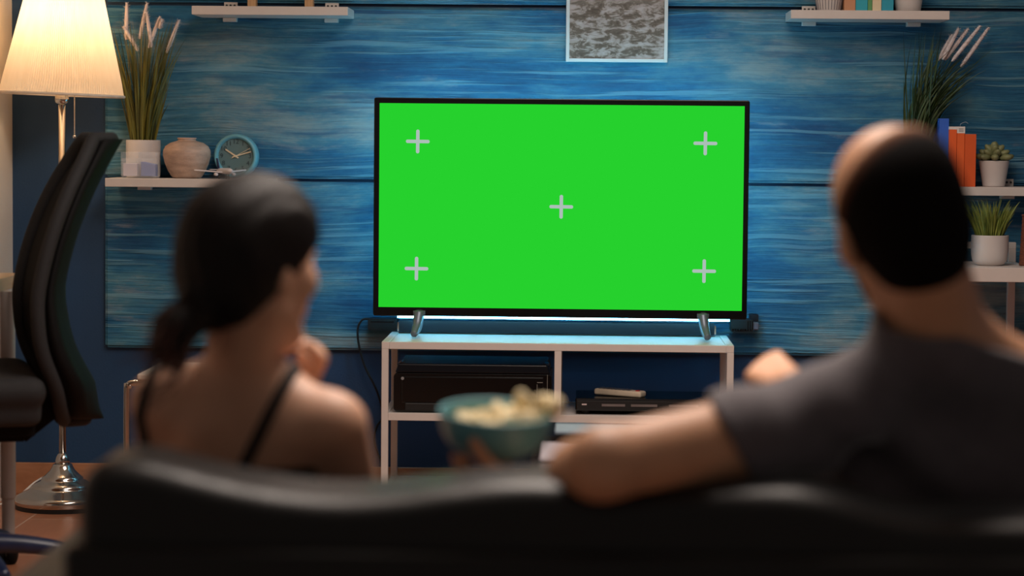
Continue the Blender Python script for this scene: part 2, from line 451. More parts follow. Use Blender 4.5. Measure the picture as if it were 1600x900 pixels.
# television
TY = 7.03
tl, tr = at(584.4, 155, TY), at(1170.5, 157, TY); bl, br_ = at(583.3, 493.5, TY), at(1167.7, 499, TY)
tx0, tx1 = (tl.x+bl.x)/2, (tr.x+br_.x)/2; tz1 = (at(584, 152.3, TY).z+at(1170, 157, TY).z)/2; tz0 = (bl.z+br_.z)/2
TC = Vector(((tx0+tx1)/2, TY, SZ))
tv = thing('television', 'large flat television on the white stand showing a plain green screen', 'television', TC)
tw, th = tx1-tx0, tz1-tz0; tzm = (tz0+tz1)/2-SZ
bm = NB(); rrect(bm, tw, th, .006, -.004, .028, (0, tzm)); obj('bezel', bm, M_black, tv, bevel=.002)
bm = NB(); box(bm, (0, .045, tzm-.06), (tw*.8, .04, th*.62)); obj('back_cover', bm, M_blackm, tv, bevel=.01)
s0, s1 = at(592.5, 330, TY).x-TC.x, at(1161, 330, TY).x-TC.x
sz1 = (at(593, 161.5, TY).z+at(1162, 165.5, TY).z)/2-SZ; sz0 = (at(592, 480, TY).z+at(1160, 485, TY).z)/2-SZ
M_green = emis('green_screen_glow', rgb(38, 208, 45), 1.0); M_mark = emis('grey_screen_mark', rgb(172, 190, 184), 1.0)
bm = NB(); box2(bm, (s0, -.0055, sz0), (s1, -.0035, sz1)); o = obj('screen', bm, M_green, tv); o['label'] = 'plain bright green screen'
for px, py in ((653, 221), (1102, 224), (877, 323), (651, 419.5), (1100, 423.5)):
    c = at(px, py, TY); bm = NB(); a = .0345
    rrect(bm, 2*a, .0100, .0048, -.0065, -.0058, (0, 0)); 
    rrect(bm, .0100, 2*a, .0048, -.0066, -.0059, (0, 0))
    o = obj('cross_mark', bm, M_mark, tv, loc=(c.x-TC.x, 0, c.z-SZ), rot=(0, R(.3), 0)); o['label'] = 'pale grey plus mark on the screen'
M_foot = mat('satin_steel', (112, 122, 136), 0.42, .55, var=.05)
for px in (652, 1101):
    x = at(px, 520, TY).x-TC.x; sg = 1 if px > 900 else -1
    bm = NB()
    for sy in (-1, 1):
        p0 = Vector((x-sg*.006, sy*.010, tz0-SZ+.012)); p1 = Vector((x+sg*.006, sy*.060, .011))
        pts = bez([p0, p0.lerp(p1, .35)+Vector((0, 0, -.012)), p0.lerp(p1, .8)+Vector((0, 0, -.006)), p1], 6)
        tube(bm, pts, [.0155-.0055*i/(len(pts)-1) for i in range(len(pts))], 12)
    box(bm, (x-sg*.006, .005, tz0-SZ+.01), (.034, .05, .012))
    obj('foot', bm, M_foot, tv, smooth=True)
# LED strip glued round the back of the set
M_led = emis('led_light', LED_COL+(1,), LED_STR)
LY = TY+.075
lx0, lx1 = at(621, 497, LY).x, at(1140, 500, LY).x; lz = at(880, 497.2, LY).z
bm = NB()
box2(bm, (lx0, LY, lz-.0045), (lx1, LY+.006, lz+.0055))
zz0, zz1 = tz0+.045, tz1-.035
for x in (tx0+.035, tx1-.045): box2(bm, (x, LY, zz0), (x+.022, LY+.006, zz1))
box2(bm, (tx0+.06, LY, zz1-.012), (tx1-.06, LY+.006, zz1+.016))
led = obj('led_strip', bm, M_led)
tag(led, 'glowing blue-white LED strip running behind the edges of the television', 'light strip')
# dark bar and plug boxes under the set
M_navyplastic = mat('dark_blue_plastic', (4, 9, 20), 0.4, var=.1)
y = 7.172
x0, x1 = at(624, 505, y).x, at(1116, 508, y).x; z1 = at(880, 503, y).z; z0 = SZ
bm = NB(); rrect(bm, x1-x0, z1-z0-.0035, .004, -.018, .018, (0, (z1-z0)/2+.00175)); 
sb = thing('soundbar', 'long slim dark blue bar lying on the stand under the television', 'soundbar', ((x0+x1)/2, y, SZ))
obj('body', bm, M_navyplastic, sb)
for s in (-1, 1):
    bm = NB(); box(bm, (s*((x1-x0)/2+.0022), 0, (z1-z0)/2), (.0045, .03, (z1-z0)*.72)); obj('end_cap', bm, M_chrome, sb)
y = 7.33
p0, p1 = at(576, 497, y), at(621, 515, y)
pb = thing('power_box', 'black power box on the plank wall left of the stand with a hanging cable', 'power box', ((p0.x+p1.x)/2, y, p1.z))
bm = NB(); rrect(bm, p1.x-p0.x, p0.z-p1.z, .006, -.03, YP-y, (0, (p0.z-p1.z)/2)); obj('case', bm, M_blackm, pb)
bm = NB(); box(bm, (0, -.031, (p0.z-p1.z)*.75), ((p1.x-p0.x)*.8, .003, .003)); obj('seam', bm, M_black, pb)
pts = [at(578, 498, y), at(566, 500, y), at(559, 514, y), at(561, 540, y), at(570, 572, y), at(583, 598, y), at(592, 620, y+.03), at(600, 650, YW-.012)]
bm = NB(); tube(bm, bez([p-pb.location for p in pts], 10), .0034, 8); obj('cable', bm, M_blackm, pb, smooth=True)
pts = [at(597, 655, YW-.006), at(588, 668, YW-.006), at(585, 690, YW-.006), at(592, 712, YW-.006), at(603, 735, YW-.02)]
bm = NB(); tube(bm, bez(pts, 10), .0028, 8); o = obj('wall_cable', bm, M_blackm, smooth=True)
tag(o, 'thin black cable looping down the navy wall behind the left stand leg', 'cable')
p0, p1 = at(1141, 498.5, y), at(1176, 517.5, y)
pb = thing('power_adapter', 'black plug adapter block on the plank wall right of the television stand', 'power adapter', ((p0.x+p1.x)/2, y, p1.z))
hh = p0.z-p1.z; ww = p1.x-p0.x
bm = NB(); rrect(bm, ww, hh, .004, -.03, YP-y, (0, hh/2)); obj('case', bm, M_blackm, pb)
bm = NB()
for i in range(8): box(bm, (-ww/2+.007+i*.0075, -.031, .006), (.004, .004, .005))
for i in range(3): box(bm, (ww/2-.004-i*.006, -.031, hh*.55), (.002, .003, hh*.7))
obj('vents', bm, M_black, pb)
M_pinkgrey = mat('grey_plug_plastic', (92, 82, 90), 0.5)
bm = NB(); box(bm, (ww/2+.008, -.012, hh*.46), (.016, .03, hh*.62)); obj('plug', bm, M_pinkgrey, pb, bevel=.003)
bm = NB(); rrect(bm, .026, .022, .003, .0, YP-y, (ww/2+.004, hh+.004)); obj('socket', bm, M_navyplastic, pb)
# printer on the middle shelf
py0 = 6.86
p0, p1 = at(614.5, 645, py0), at(862, 579, py0)
pr = thing('printer', 'wide black inkjet printer standing on the left shelf of the television stand', 'printer', ((p0.x+p1.x)/2, py0+.14, zs))
pw, ph = p1.x-p0.x, p1.z-zs
bm = NB(); rrect(bm, pw, ph-.012, .012, -.135, .14, (0, (ph-.012)/2)); obj('body', bm, M_black, pr, bevel=.002)
bm = NB(); v = box(bm, (0, 0, ph+.002), (pw*.98, .275, .026))
for q in v:
    if q.co.z > ph+.002: q.co.x *= .96; q.co.y = q.co.y*.99
M_lid = mat('black_scanner_lid', (12, 15, 22), 0.3, var=.05, Specular_IOR_Level=.25)
obj('scanner_lid', bm, M_lid, pr, bevel=.004)
for s in (-1, 1):
    bm = NB(); box(bm, (s*(pw/2-.018), -.06, ph+.006), (.016, .09, .018), rot=Matrix.Rotation(R(s*28), 3, 'Y')); obj('lid_hinge', bm, mat('glossy_blue_black', (26, 34, 48), .1), pr, bevel=.002)
bm = NB(); box(bm, (0, -.137, ph*.52), (pw*.9, .006, ph*.62)); obj('front_panel', bm, M_black, pr, bevel=.003)
bm = NB(); box(bm, (-.03, -.139, .016), (pw*.72, .012, .022)); obj('paper_tray', bm, M_blackm, pr, bevel=.003)
bm = NB(); lathe(bm, [(0, 0), (.0045, 0), (.0045, .003)], 16, (-pw/2+.026, -.1385, ph*.78), Matrix.Rotation(R(90), 3, 'X')); obj('power_button', bm, mat('grey_button', (130, 130, 132), .4), pr)
bm = NB()
box(bm, (pw/2-.033, -.1405, ph*.72), (.016, .002, .002)); box(bm, (pw/2-.041, -.1405, ph*.4), (.0015, .002, ph*.55)); box(bm, (pw/2-.012, -.1365, ph*.5), (.0015, .003, ph*.8))
obj('trim_line', bm, mat('grey_trim', (120, 118, 112), .35), pr)
# disc player and remote
p0 = at(899, 645, 6.87); p1 = at(1128, 618, 6.87)
dw = p1.x-p0.x; dh = .044
dp = thing('disc_player', 'slim black disc player under the remote on the right shelf', 'disc player', ((p0.x+p1.x)/2, 6.99, zs))
bm = NB(); box2(bm, (-dw/2, -.115, .008), (dw/2, .115, dh)); obj('body', bm, M_black, dp, bevel=.004)
bm = NB(); box2(bm, (-dw/2+.004, -.119, .012), (dw/2-.004, -.114, dh-.006)); obj('front_panel', bm, M_blackm, dp, bevel=.001)
M_silverp = mat('grey_panel_plastic', (110, 100, 98), .35)
bm = NB(); box2(bm, (-dw*.32, -.1205, .022), (-dw*.16, -.1185, .029)); box2(bm, (-dw*.12, -.1205, .022), (dw*.06, -.1185, .029)); box2(bm, (dw*.14, -.1205, .023), (dw*.34, -.1185, .029)); obj('tray_door', bm, M_silverp, dp)
bm = NB(); box2(bm, (-dw/2+.018, -.1205, .025), (-dw/2+.032, -.1185, .029)); obj('badge', bm, mat('pale_badge', (210, 190, 190), .4), dp)
for sx in (-1, 1):
    for sy in (-1, 1):
        bm = NB(); lathe(bm, [(.012, 0), (.012, .009)], 16, (sx*(dw/2-.03), sy*.085, 0)); obj('foot', bm, M_blackm, dp)
rq = at(969, 622, 6.90)
rm = thing('remote_control', 'pale grey remote control lying on the black disc player', 'remote', (rq.x, 6.95, zs+dh), rot=(0, R(1.0), R(-25)))
bm = NB(); box2(bm, (-.074, -.021, .001), (.074, .021, .019)); obj('case', bm, mat('warm_grey_plastic', (205, 190, 168), .45), rm, bevel=.006)
M_btn = mat('dark_grey_button', (82, 84, 90), .5)
bm = NB()
for i in range(8):
    for j in range(3): box(bm, (-.058+i*.0125, -.011+j*.011, .0196), (.0085, .0075, .003))
obj('buttons', bm, M_btn, rm)
bm = NB(); box(bm, (.058, -.006, .0196), (.009, .012, .003)); o = obj('power_button', bm, mat('red_button', (190, 40, 40), .5), rm); o['label'] = 'red power button'

# ================================================================== WALL SHELVES
def wall_shelf(label, x0, x1, ztop, brx, t=.0255, depth=.20):
    s = thing('wall_shelf', label, 'shelf', ((x0+x1)/2, YP-depth/2, ztop-t), group='white floating wall shelves')
    w = x1-x0
    bm = NB(); box2(bm, (-w/2, -depth/2, 0), (w/2, depth/2-.0065, t)); obj('board', bm, M_white, s, bevel=.0015)
    for bx in brx:
        bm = NB(); xx = bx-s.location.x
        box2(bm, (xx-.0205, depth/2-.030, -.012), (xx+.0205, depth/2-.006, -.0005)); box2(bm, (xx-.0205, depth/2-.006, -.012), (xx+.0205, depth/2-.0005, t+.022)); bmesh.ops.remove_doubles(bm, verts=bm.verts, dist=.0002)
        br = obj('bracket', bm, M_white, s, bevel=.001)
        bm = NB()
        for k in (-1, 0, 1): lathe(bm, [(.0035, 0), (.0035, .004)], 10, (xx+k*.012, depth/2-.006, t+.012), Matrix.Rotation(R(90), 3, 'X'))
        obj('screws', bm, M_blackm, br)
    return s
SYF = YP-.20      # front face of the shelves
A = at(164, 278, SYF); B = at(421, 281, SYF); ZL = (A.z+B.z)/2
wall_shelf('white floating shelf holding the clock, the beige vase and the model plane', A.x, B.x, ZL, [at(228, 290, YP).x, at(366, 290, YP).x])
A = at(299.5, 9.7, SYF); B = at(543.5, 10, SYF); ZTL = (A.z+B.z)/2
wall_shelf('white floating shelf at the upper left with two wooden posts on it', A.x, B.x, ZTL, [at(361, 24, YP).x, at(519, 26, YP).x])
A = at(1236, 15, SYF); B = at(1484, 17.5, SYF); ZTR = (A.z+B.z)/2
wall_shelf('white floating shelf at the upper right holding books and white pots', A.x, B.x, ZTR, [at(1263, 30, YP).x, at(1426, 33, YP).x])
A = at(1380, 291, SYF); B = at(1632, 293, SYF); ZR = at(1550, 292.5, SYF).z
wall_shelf('white floating shelf holding orange books and the succulent', A.x, B.x, ZR, [at(1425, 306, YP).x, at(1572, 306, YP).x])

# ------------------------------------------------------------------ plants
def blade(bm, p, d0, d1, L, w, n=9):
    """p base, d0 start direction, d1 end direction (both unit-ish), length L, width w"""
    d0, d1 = Vector(d0).normalized(), Vector(d1).normalized(); q = Vector(p)
    side = d0.cross(Vector((random.uniform(-1, 1), random.uniform(-1, 1), .1))).normalized()
    prev = None
    for i in range(n+1):
        t = i/n; d = d0.lerp(d1, t).normalized()
        ww = w*min(1, .55+t*1.6)*max(0.03, (1-t**2.2))/2
        nrm = side.cross(d).normalized()
        a = bm.verts.new(q-side*ww+nrm*ww*.25); m = bm.verts.new(q); c = bm.verts.new(q+side*ww+nrm*ww*.25)
        if prev:
            bm.faces.new((prev[0], prev[1], m, a)); bm.faces.new((prev[1], prev[2], c, m))
        prev = (a, m, c); q = q+d*(L/n)
def leafmat(name, c1, c2, sc=40):
    m = wood(name, c1, c2, sc, (1, 1, .15), .5)
    return m
def plume(bm, base, tip, r=.0085, n=26):
    base, tip = Vector(base), Vector(tip); d = (tip-base); L = d.length; d.normalize(); u = d.orthogonal().normalized(); v = d.cross(u)
    tube(bm, [base, base.lerp(tip, .1), base.lerp(tip, .5), base.lerp(tip, .92), tip], [.002, r*.5, r*.6, r*.42, .002], 8)
    for i in range(n*9):
        t = random.random(); a = random.random()*2*PI; o = u*math.cos(a)+v*math.sin(a); rr = r*(1.05 if .08 < t < .93 else .6)
        p = base.lerp(tip, t); q = p+o*rr*1.35+d*.004; s = d.cross(o)*.0011
        f = [bm.verts.new(p+o*r*.4-s), bm.verts.new(p+o*r*.4+s), bm.verts.new(q)]
        bm.faces.new(f)
M_pot = mat('white_ceramic', (204, 196, 192), .35, var=.02)
M_soil = mat('dark_soil', (40, 30, 24), .9, var=.4, scale=80, bump=.6)
M_plume = mat('white_plume_fibre', (226, 214, 212), .8, var=.05)
# tall grass, left shelf
PY = YP-.066
pc = at(224, 278, PY); pc.z = ZL; s = pxm(PY)
pl = thing('potted_grass', 'tall potted grass with white plumes in a white cylinder pot on the left shelf', 'plant', pc)
rp, hp = 27/s, 59/s
bm = NB(); lathe(bm, [(rp*.86, 0), (rp*.96, .002), (rp, .02), (rp, hp-.001), (rp-.0015, hp), (rp-.005, hp), (rp-.005, hp-.012), (0, hp-.012)], 48); obj('pot', bm, M_pot, pl, smooth=True).modifiers.new('es', 'EDGE_SPLIT')
bm = NB(); lathe(bm, [(rp-.006, hp-.0118), (0, hp-.008)], 24, cap=False); obj('soil', bm, M_soil, pl)
bm = NB()
for i in range(170):
    a = random.uniform(0, 2*PI); rr = random.uniform(0, rp*.72); bx = Vector((rr*math.cos(a), rr*math.sin(a)*.8, hp-.012))
    k = random.random(); L = random.uniform(.16, .40) if i > 26 else random.uniform(.06, .15)
    out = Vector((math.cos(a), .5*math.sin(a), 0)); sp = random.uniform(.05, .22)
    end = random.uniform(.1, .62) if k < .75 else random.uniform(.5, 1.0)
    if bx.y > .01: out.y = min(out.y, .1)
    d1 = Vector((0, 0, 1))+out*end+Vector((.08, 0, 0))
    if d1.x < -.35: d1.x = -.35
    blade(bm, bx, Vector((0, 0, 1))+out*sp, d1, L, random.uniform(.006, .0115))
obj('foliage', bm, leafmat('olive_blade', (64, 66, 22), (116, 112, 40)), pl)
bm = NB()
for i in range(16):
    a = random.uniform(0, 2*PI); rr = random.uniform(0, rp*.6); bx = Vector((rr*math.cos(a), rr*math.sin(a)*.5, hp-.012))
    out = Vector((random.uniform(-.3, 1), random.uniform(-.6, .2), 0))
    blade(bm, bx, Vector((0, 0, 1))+out*.1, Vector((0, 0, 1))+out*.6, random.uniform(.25, .4), random.uniform(.003, .006))
obj('dry_blades', bm, leafmat('grey_green_blade', (70, 98, 92), (120, 140, 130)), pl)
for (x0, y0, x1, y1) in ((197, 62, 198, 4), (216, 80, 193, 41), (218, 61, 230, 4), (237, 74, 229, 19), (232, 75, 250, 26), (249, 45, 253, 30), (260, 83, 280, 31)):
    yy = PY-random.uniform(-.01, .03); b0, b1 = at(x0, y0, yy)-pc, at(x1, y1, yy)-pc
    bm = NB(); plume(bm, b0, b1, .0100); pm_ = obj('plume', bm, M_plume, pl)
    bm = NB(); root = Vector((b0.x*.15, 0, hp-.012)); tube(bm, bez([root, root.lerp(b0, .5)+Vector((-(b0.x)*.12, 0, .01)), b0], 8), .0011, 6); obj('stalk', bm, MATS['olive_blade'], pm_)
# tall grass, right shelf (leaning right)
PY = YP-.09; pc = at(1434, 292, PY); pc.z = ZR
pl = thing('potted_grass', 'tall potted grass leaning right with a bunch of white plumes on the right shelf', 'plant', pc)
rp, hp = 29/s, 62/s
bm = NB(); lathe(bm, [(rp*.86, 0), (rp, .02), (rp, hp-.001), (rp-.0015, hp), (rp-.005, hp), (rp-.005, hp-.012), (0, hp-.012)], 48); obj('pot', bm, M_pot, pl, smooth=True).modifiers.new('es', 'EDGE_SPLIT')
bm = NB(); lathe(bm, [(rp-.006, hp-.0118), (0, hp-.008)], 24, cap=False); obj('soil', bm, M_soil, pl)
bm = NB()
for i in range(150):
    a = random.uniform(0, 2*PI); rr = random.uniform(0, rp*.7); bx = Vector((rr*math.cos(a), rr*math.sin(a)*.7, hp-.012))
    k = random.random()
    lean = random.uniform(.12, 1.45) if k > .18 else random.uniform(-.12, .15)
    L = random.uniform(.20, .37) if k > .22 else random.uniform(.18, .42)
    d1 = Vector((lean*1.7, random.uniform(-.3, .1), 1.1-.35*max(0, lean)))
    blade(bm, bx, Vector((lean*.12+bx.x*3, random.uniform(-.1, .05), 1)), d1, L, random.uniform(.005, .0095))
obj('foliage', bm, leafmat('dark_green_blade', (22, 50, 30), (66, 84, 40)), pl)
bm = NB()
for (x1, y1) in ((1452, 58), (1484, 32), (1460, 80), (1470, 60)):
    e = at(x1, y1, PY-.02)-pc; blade(bm, (e.x*.12, 0, hp-.012), Vector((e.x*.15, 0, 1)), Vector((e.x*4.0, 0, 1)), (e-Vector((0, 0, hp))).length*1.02, .007)
obj('tall_blades', bm, leafmat('yellow_green_blade', (86, 100, 36), (120, 128, 56)), pl)
for (x0, y0, x1, y1) in ((1466, 95, 1488, 54), (1473, 93, 1498, 44), (1476, 94, 1513, 45), (1487, 96, 1532, 40), (1501, 105, 1545, 43)):
    yy = PY-random.uniform(-.01, .03); b0, b1 = at(x0, y0, yy)-pc, at(x1, y1, yy)-pc
    bm = NB(); plume(bm, b0, b1, .0105); pm_ = obj('plume', bm, M_plume, pl)
    bm = NB(); root = Vector((.01, 0, hp-.012)); tube(bm, bez([root, root.lerp(b0, .5)+Vector((-.02, 0, .02)), b0], 8), .0011, 6); obj('stalk', bm, MATS['dark_green_blade'], pm_)
# succulent
pc = at(1552.5, 292, PY); pc.z = ZR
pl = thing('potted_succulent', 'small fat-leaved succulent in a tapered white pot on the right shelf', 'plant', pc)
r0, r1, hp = 17/s, 23.5/s, 40/s
bm = NB(); lathe(bm, [(r0*.9, 0), (r0, .002), (r1, hp-.001), (r1-.001, hp), (r1-.004, hp), (r1-.005, hp-.006), (0, hp-.006)], 40); obj('pot', bm, M_pot, pl, smooth=True).modifiers.new('es', 'EDGE_SPLIT')
bm = NB(); lathe(bm, [(r1-.006, hp-.0055), (0, hp-.003)], 24, cap=False); obj('soil', bm, M_soil, pl)
bm = NB()
for ring, (n, rr, zz, tilt) in enumerate(((8, .038, .010, 12), (7, .026, .021, 26), (5, .014, .031, 48), (2, .004, .036, 75))):
    for i in range(n):
        a = 2*PI*i/n+ring*.4+random.uniform(-.12, .12)
        M = Matrix.Rotation(a, 3, 'Z') @ Matrix.Rotation(R(-tilt+random.uniform(-8, 8)), 3, 'Y')
        v0 = len(bm.verts); ball(bm, (rr*math.cos(a), rr*math.sin(a), hp+zz), (.0225, .0125, .0098), 12, M)
obj('leaves', bm, mat('succulent_green', (124, 128, 88), .55, var=.22, scale=50), pl, smooth=True)
# spiky grass pot on the console
PY2 = 7.10; s2 = pxm(PY2)
pc = at(1546, 414.5, PY2)
CONS_Z = at(1546, 414.5, PY2).z
pl = thing('potted_grass', 'short spiky green grass in a round-bottomed white pot on the white console', 'plant', pc)
rp, hp = 28.8/s2, 47/s2
bm = NB(); lathe(bm, [(rp*.62, 0), (rp*.78, .004), (rp*.92, .014), (rp*.98, .028), (rp, .045), (rp, hp-.001), (rp-.0012, hp), (rp-.004, hp), (rp-.004, hp-.008), (0, hp-.008)], 48); obj('pot', bm, M_pot, pl, smooth=True).modifiers.new('es', 'EDGE_SPLIT')
bm = NB(); lathe(bm, [(rp-.005, hp-.0075), (0, hp-.004)], 24, cap=False); obj('soil', bm, M_soil, pl)
bm = NB()
for i in range(240):
    a = random.uniform(0, 2*PI); rr = rp*.72*math.sqrt(random.random()); bx = Vector((rr*math.cos(a), rr*math.sin(a), hp-.008))
    out = Vector((math.cos(a), math.sin(a), 0)); q = rr/(rp*.72)
    blade(bm, bx, Vector((0, 0, 1))+out*.35*q, Vector((0, 0, 1))+out*(.25+.9*q)*random.uniform(.5, 1.1), random.uniform(.06, .125), random.uniform(.004, .007), 6)
obj('foliage', bm, leafmat('fresh_green_blade', (66, 88, 26), (150, 160, 78), 60), pl)

# ------------------------------------------------------------------ left shelf ornaments
# clear organiser with two paper blocks
oc = at(219.5, 278, SYF+.045); oc.z = ZL; so = pxm(SYF+.045)
M_acr = bpy.data.materials.new('clear_acrylic'); nt, N, L, P = nodes(M_acr)
P.inputs['Base Color'].default_value = (.86, .88, .92, 1); P.inputs['Roughness'].default_value = .08; P.inputs['Alpha'].default_value = .15
ow, oh, od = 56/so, 41/so, .06
org = thing('desk_organiser', 'clear acrylic divided box standing in front of the left grass pot', 'organiser', oc)
bm = NB(); t = .003
box2(bm, (-ow/2, -od/2, .006), (-ow/2+t, od/2, oh)); box2(bm, (ow/2-t, -od/2, .006), (ow/2, od/2, oh)); box2(bm, (-ow/2+t, od/2-t, .006), (ow/2-t, od/2, oh)); box2(bm, (-.0015, -od/2+t, .006), (.0015, od/2-t, oh))
obj('walls', bm, M_acr, org, bevel=.0008)
bm = NB(); box2(bm, (-ow/2+t, -od/2, .006), (ow/2-t, -od/2+t, oh*.76)); o = obj('front_panel', bm, M_acr, org, bevel=.0008)
bm = NB(); box2(bm, (-ow/2+.002, -od/2+.001, 0), (ow/2-.002, od/2-.001, .006)); obj('base', bm, M_acr, org, bevel=.0008)
for k, (nm, c, lb) in enumerate((('paper_block', (206, 196, 206), 'pale lilac paper block in the left half of the clear box'), ('paper_block', (96, 116, 178), 'blue paper block in the right half of the clear box'))):
    bm = NB(); x = (-1 if k == 0 else 1)*ow/4
    v = box(bm, (0, 0, oh*.24), (ow*.5-.011, od-.014, oh*.48))
    if k == 1:
        for q in v:
            if q.co.z > oh*.24: q.co.z += .006 if q.co.x < 0 else -.003
    o = obj(nm, bm, mat('paper_%d' % k, c, .8, var=.04, scale=8, stretch=(1, 1, 60)), loc=(oc.x+x, oc.y, ZL+.0066), bevel=.0015)
    tag(o, lb, 'paper block', 'paper blocks in the clear box')
# vase
vc = at(292, 278, SYF+.105); vc.z = ZL; sv = pxm(SYF+.105)
vs = thing('vase', 'round beige ribbed ceramic vase between the grass pot and the clock', 'vase', vc)
prof = [(19, 0), (23, 2), (29, 12), (34, 24), (36.6, 36), (36.4, 43), (33, 50), (26, 55.5), (15.5, 58.5), (13.8, 59.5), (13.6, 62.6), (14.3, 63), (12.5, 63), (11.8, 60), (12, 50), (0, 48)]
n = 132; fine = []
for (a, z), (a2, z2) in zip(prof, prof[1:]):
    for k in range(5): fine.append((a+(a2-a)*k/5, z+(z2-z)*k/5))
fine.append(prof[-1])
bm = NB(); rings = []
for r, z in fine:
    ring = []
    for i in range(n):
        a = 2*PI*i/n; rr = r
        if 3 < z < 54 and r > 19: rr = r*(1+.017*math.cos(i*PI)+.006*math.sin(z*1.3))
        ring.append(bm.verts.new((rr/sv*math.cos(a), rr/sv*math.sin(a), z/sv)))
    rings.append(ring)
for a, b2 in zip(rings, rings[1:]):
    for i in range(n): bm.faces.new((a[i], a[(i+1) % n], b2[(i+1) % n], b2[i]))
bm.faces.new(rings[0][::-1])
obj('body', bm, mat('beige_stoneware', (188, 160, 142), .42, var=.2, scale=22, bump=.35, bscale=150, stretch=(1, 1, 3)), vs, smooth=True)
bm = NB(); lathe(bm, [(14.1/sv, 61.4/sv), (15.0/sv, 62.2/sv), (14.9/sv, 63.4/sv), (13/sv, 63.6/sv), (12.6/sv, 61.5/sv)], 48, cap=False); obj('rim', bm, mat('pinkish_glaze', (204, 168, 150), .4), vs, smooth=True)
# clock
cc = at(369.5, 244.5, SYF+.135); sc_ = pxm(SYF+.135); cr = 34/sc_
cl = thing('clock', 'round teal table clock with cream hands standing at the end of the left shelf', 'clock', (cc.x, cc.y, ZL), rz=R(-4))
cz = cr+.0025
M_teal = mat('teal_clock_plastic', (104, 160, 172), .4, var=.03)
RX = Matrix.Rotation(R(90), 3, 'X')
bm = NB(); lathe(bm, [(cr*.80, .010), (cr*.86, .020), (cr*.93, .024), (cr*1.0, .018), (cr*1.02, .0), (cr*1.0, -.022), (cr*.9, -.028), (0, -.028)], 64, (0, 0, cz), RX, cap=False); obj('rim', bm, M_teal, cl, smooth=True)
bm = NB(); lathe(bm, [(0, .0095), (cr*.84, .0095)], 64, (0, 0, cz), RX, cap=False); obj('face', bm, mat('teal_grey_dial', (92, 118, 120), .6, var=.02), cl)
M_num = mat('dark_dial_print', (40, 58, 66), .6)
nm_bm = NB()
for h in range(1, 13):
    me = text_mesh(str(h), cr*.30); tmp = bmesh.new(); tmp.from_mesh(me); bpy.data.meshes.remove(me)
    a = R(90-30*h); ox, oz = cr*.66*math.cos(a), cr*.66*math.sin(a)
    mp = {}
    for v in tmp.verts: mp[v] = nm_bm.verts.new((v.co.x+ox, -.0100-v.co.z, v.co.y+oz+cz))
    for f in tmp.faces:
        try: nm_bm.faces.new([mp[v] for v in f.verts])
        except ValueError: pass
    tmp.free()
for k in range(60):
    a = R(6*k); bmm = box(nm_bm, (cr*.80*math.cos(a), -.0101, cz+cr*.80*math.sin(a)), (.003, .0006, .0009), rot=Matrix.Rotation(-a, 3, 'Y'))
obj('numerals', nm_bm, M_num, cl)
M_hand = mat('cream_clock_hand', (226, 202, 168), .45)
def hand(name, ang, L, wdt, y, m, back=.01):
    bm = NB(); box2(bm, (-wdt/2, y-.0006, -back), (wdt/2, y+.0006, L)); return obj(name, bm, m, cl, loc=(0, 0, cz), rot=(0, R(ang), 0), bevel=.0004)
hand('hour_hand', -57, cr*.56, .0046, -.0125, M_hand); hand('minute_hand', 74, cr*.75, .0036, -.0140, M_hand)
hand('second_hand', 62, cr*.78, .0014, -.0155, M_hand, .014)
bm = NB(); lathe(bm, [(0, .017), (.0035, .0165), (.0035, .009)], 20, (0, 0, cz), RX); obj('hub', bm, M_hand, cl)
# model plane
ac = at(350, 276, SYF+.028); ac.z = ZL; sa = pxm(SYF+.03)
ap = thing('model_plane', 'small white model airliner with a blue tail in front of the clock', 'model plane', ac, rz=R(-62))
ap.scale = (1.4, 1.4, 1.4)
M_wp = mat('white_model_plastic', (226, 220, 222), .3, var=.02); M_bt = mat('dark_blue_tail', (44, 52, 96), .4)
fz = .017; 
bm = NB(); RY = Matrix.Rotation(R(90), 3, 'Y')
lathe(bm, [(0, -.045), (.0022, -.042), (.0052, -.03), (.0066, -.014), (.0066, .034), (.0054, .043), (.003, .048), (0, .0495)], 20, (0, 0, fz), RY, cap=False); obj('fuselage', bm, M_wp, ap, smooth=True)
def wing(sy):
    bm = NB(); P_ = [(.012, 0), (-.012, 0), (-.028, sy*.058), (-.022, sy*.058)]
    A_ = [bm.verts.new((x, y, fz-.002+abs(y)*.08+.0008)) for x, y in P_]; B_ = [bm.verts.new((x, y, fz-.004+abs(y)*.08)) for x, y in P_]
    bm.faces.new(A_); bm.faces.new(B_[::-1])
    for i in range(4): j = (i+1) % 4; bm.faces.new((A_[i], B_[i], B_[j], A_[j]))
    w_ = obj('wing', bm, M_wp, ap)
    bm = NB(); lathe(bm, [(.0026, -.006), (.0034, .0), (.003, .007), (.002, .007)], 14, (.004, sy*.02, fz-.0068), RY); obj('engine', bm, M_wp, w_, smooth=True)
wing(-1); wing(1)
bm = NB()
for a in (0,):
    P_ = [(-.028, .0055), (-.041, .0055), (-.049, .027), (-.042, .027)]
    A_ = [bm.verts.new((x, -.0009, fz+z)) for x, z in P_]; B_ = [bm.verts.new((x, .0009, fz+z)) for x, z in P_]
    bm.faces.new(A_); bm.faces.new(B_[::-1])
    for i in range(4): j = (i+1) % 4; bm.faces.new((A_[i], B_[i], B_[j], A_[j]))
o = obj('tail_fin', bm, M_bt, ap); o['label'] = 'dark blue tail fin'
bm = NB(); box(bm, (-.040, 0, fz+.003), (.009, .036, .0012)); obj('tailplane', bm, M_wp, ap)
bm = NB()
for x, y in ((.03, 0), (-.008, .008), (-.008, -.008)):
    tube(bm, [(x, y, fz-.004), (x, y, .003)], .0009, 6); lathe(bm, [(.003, -.0012), (.003, .0012)], 12, (x, y, .003), RX)
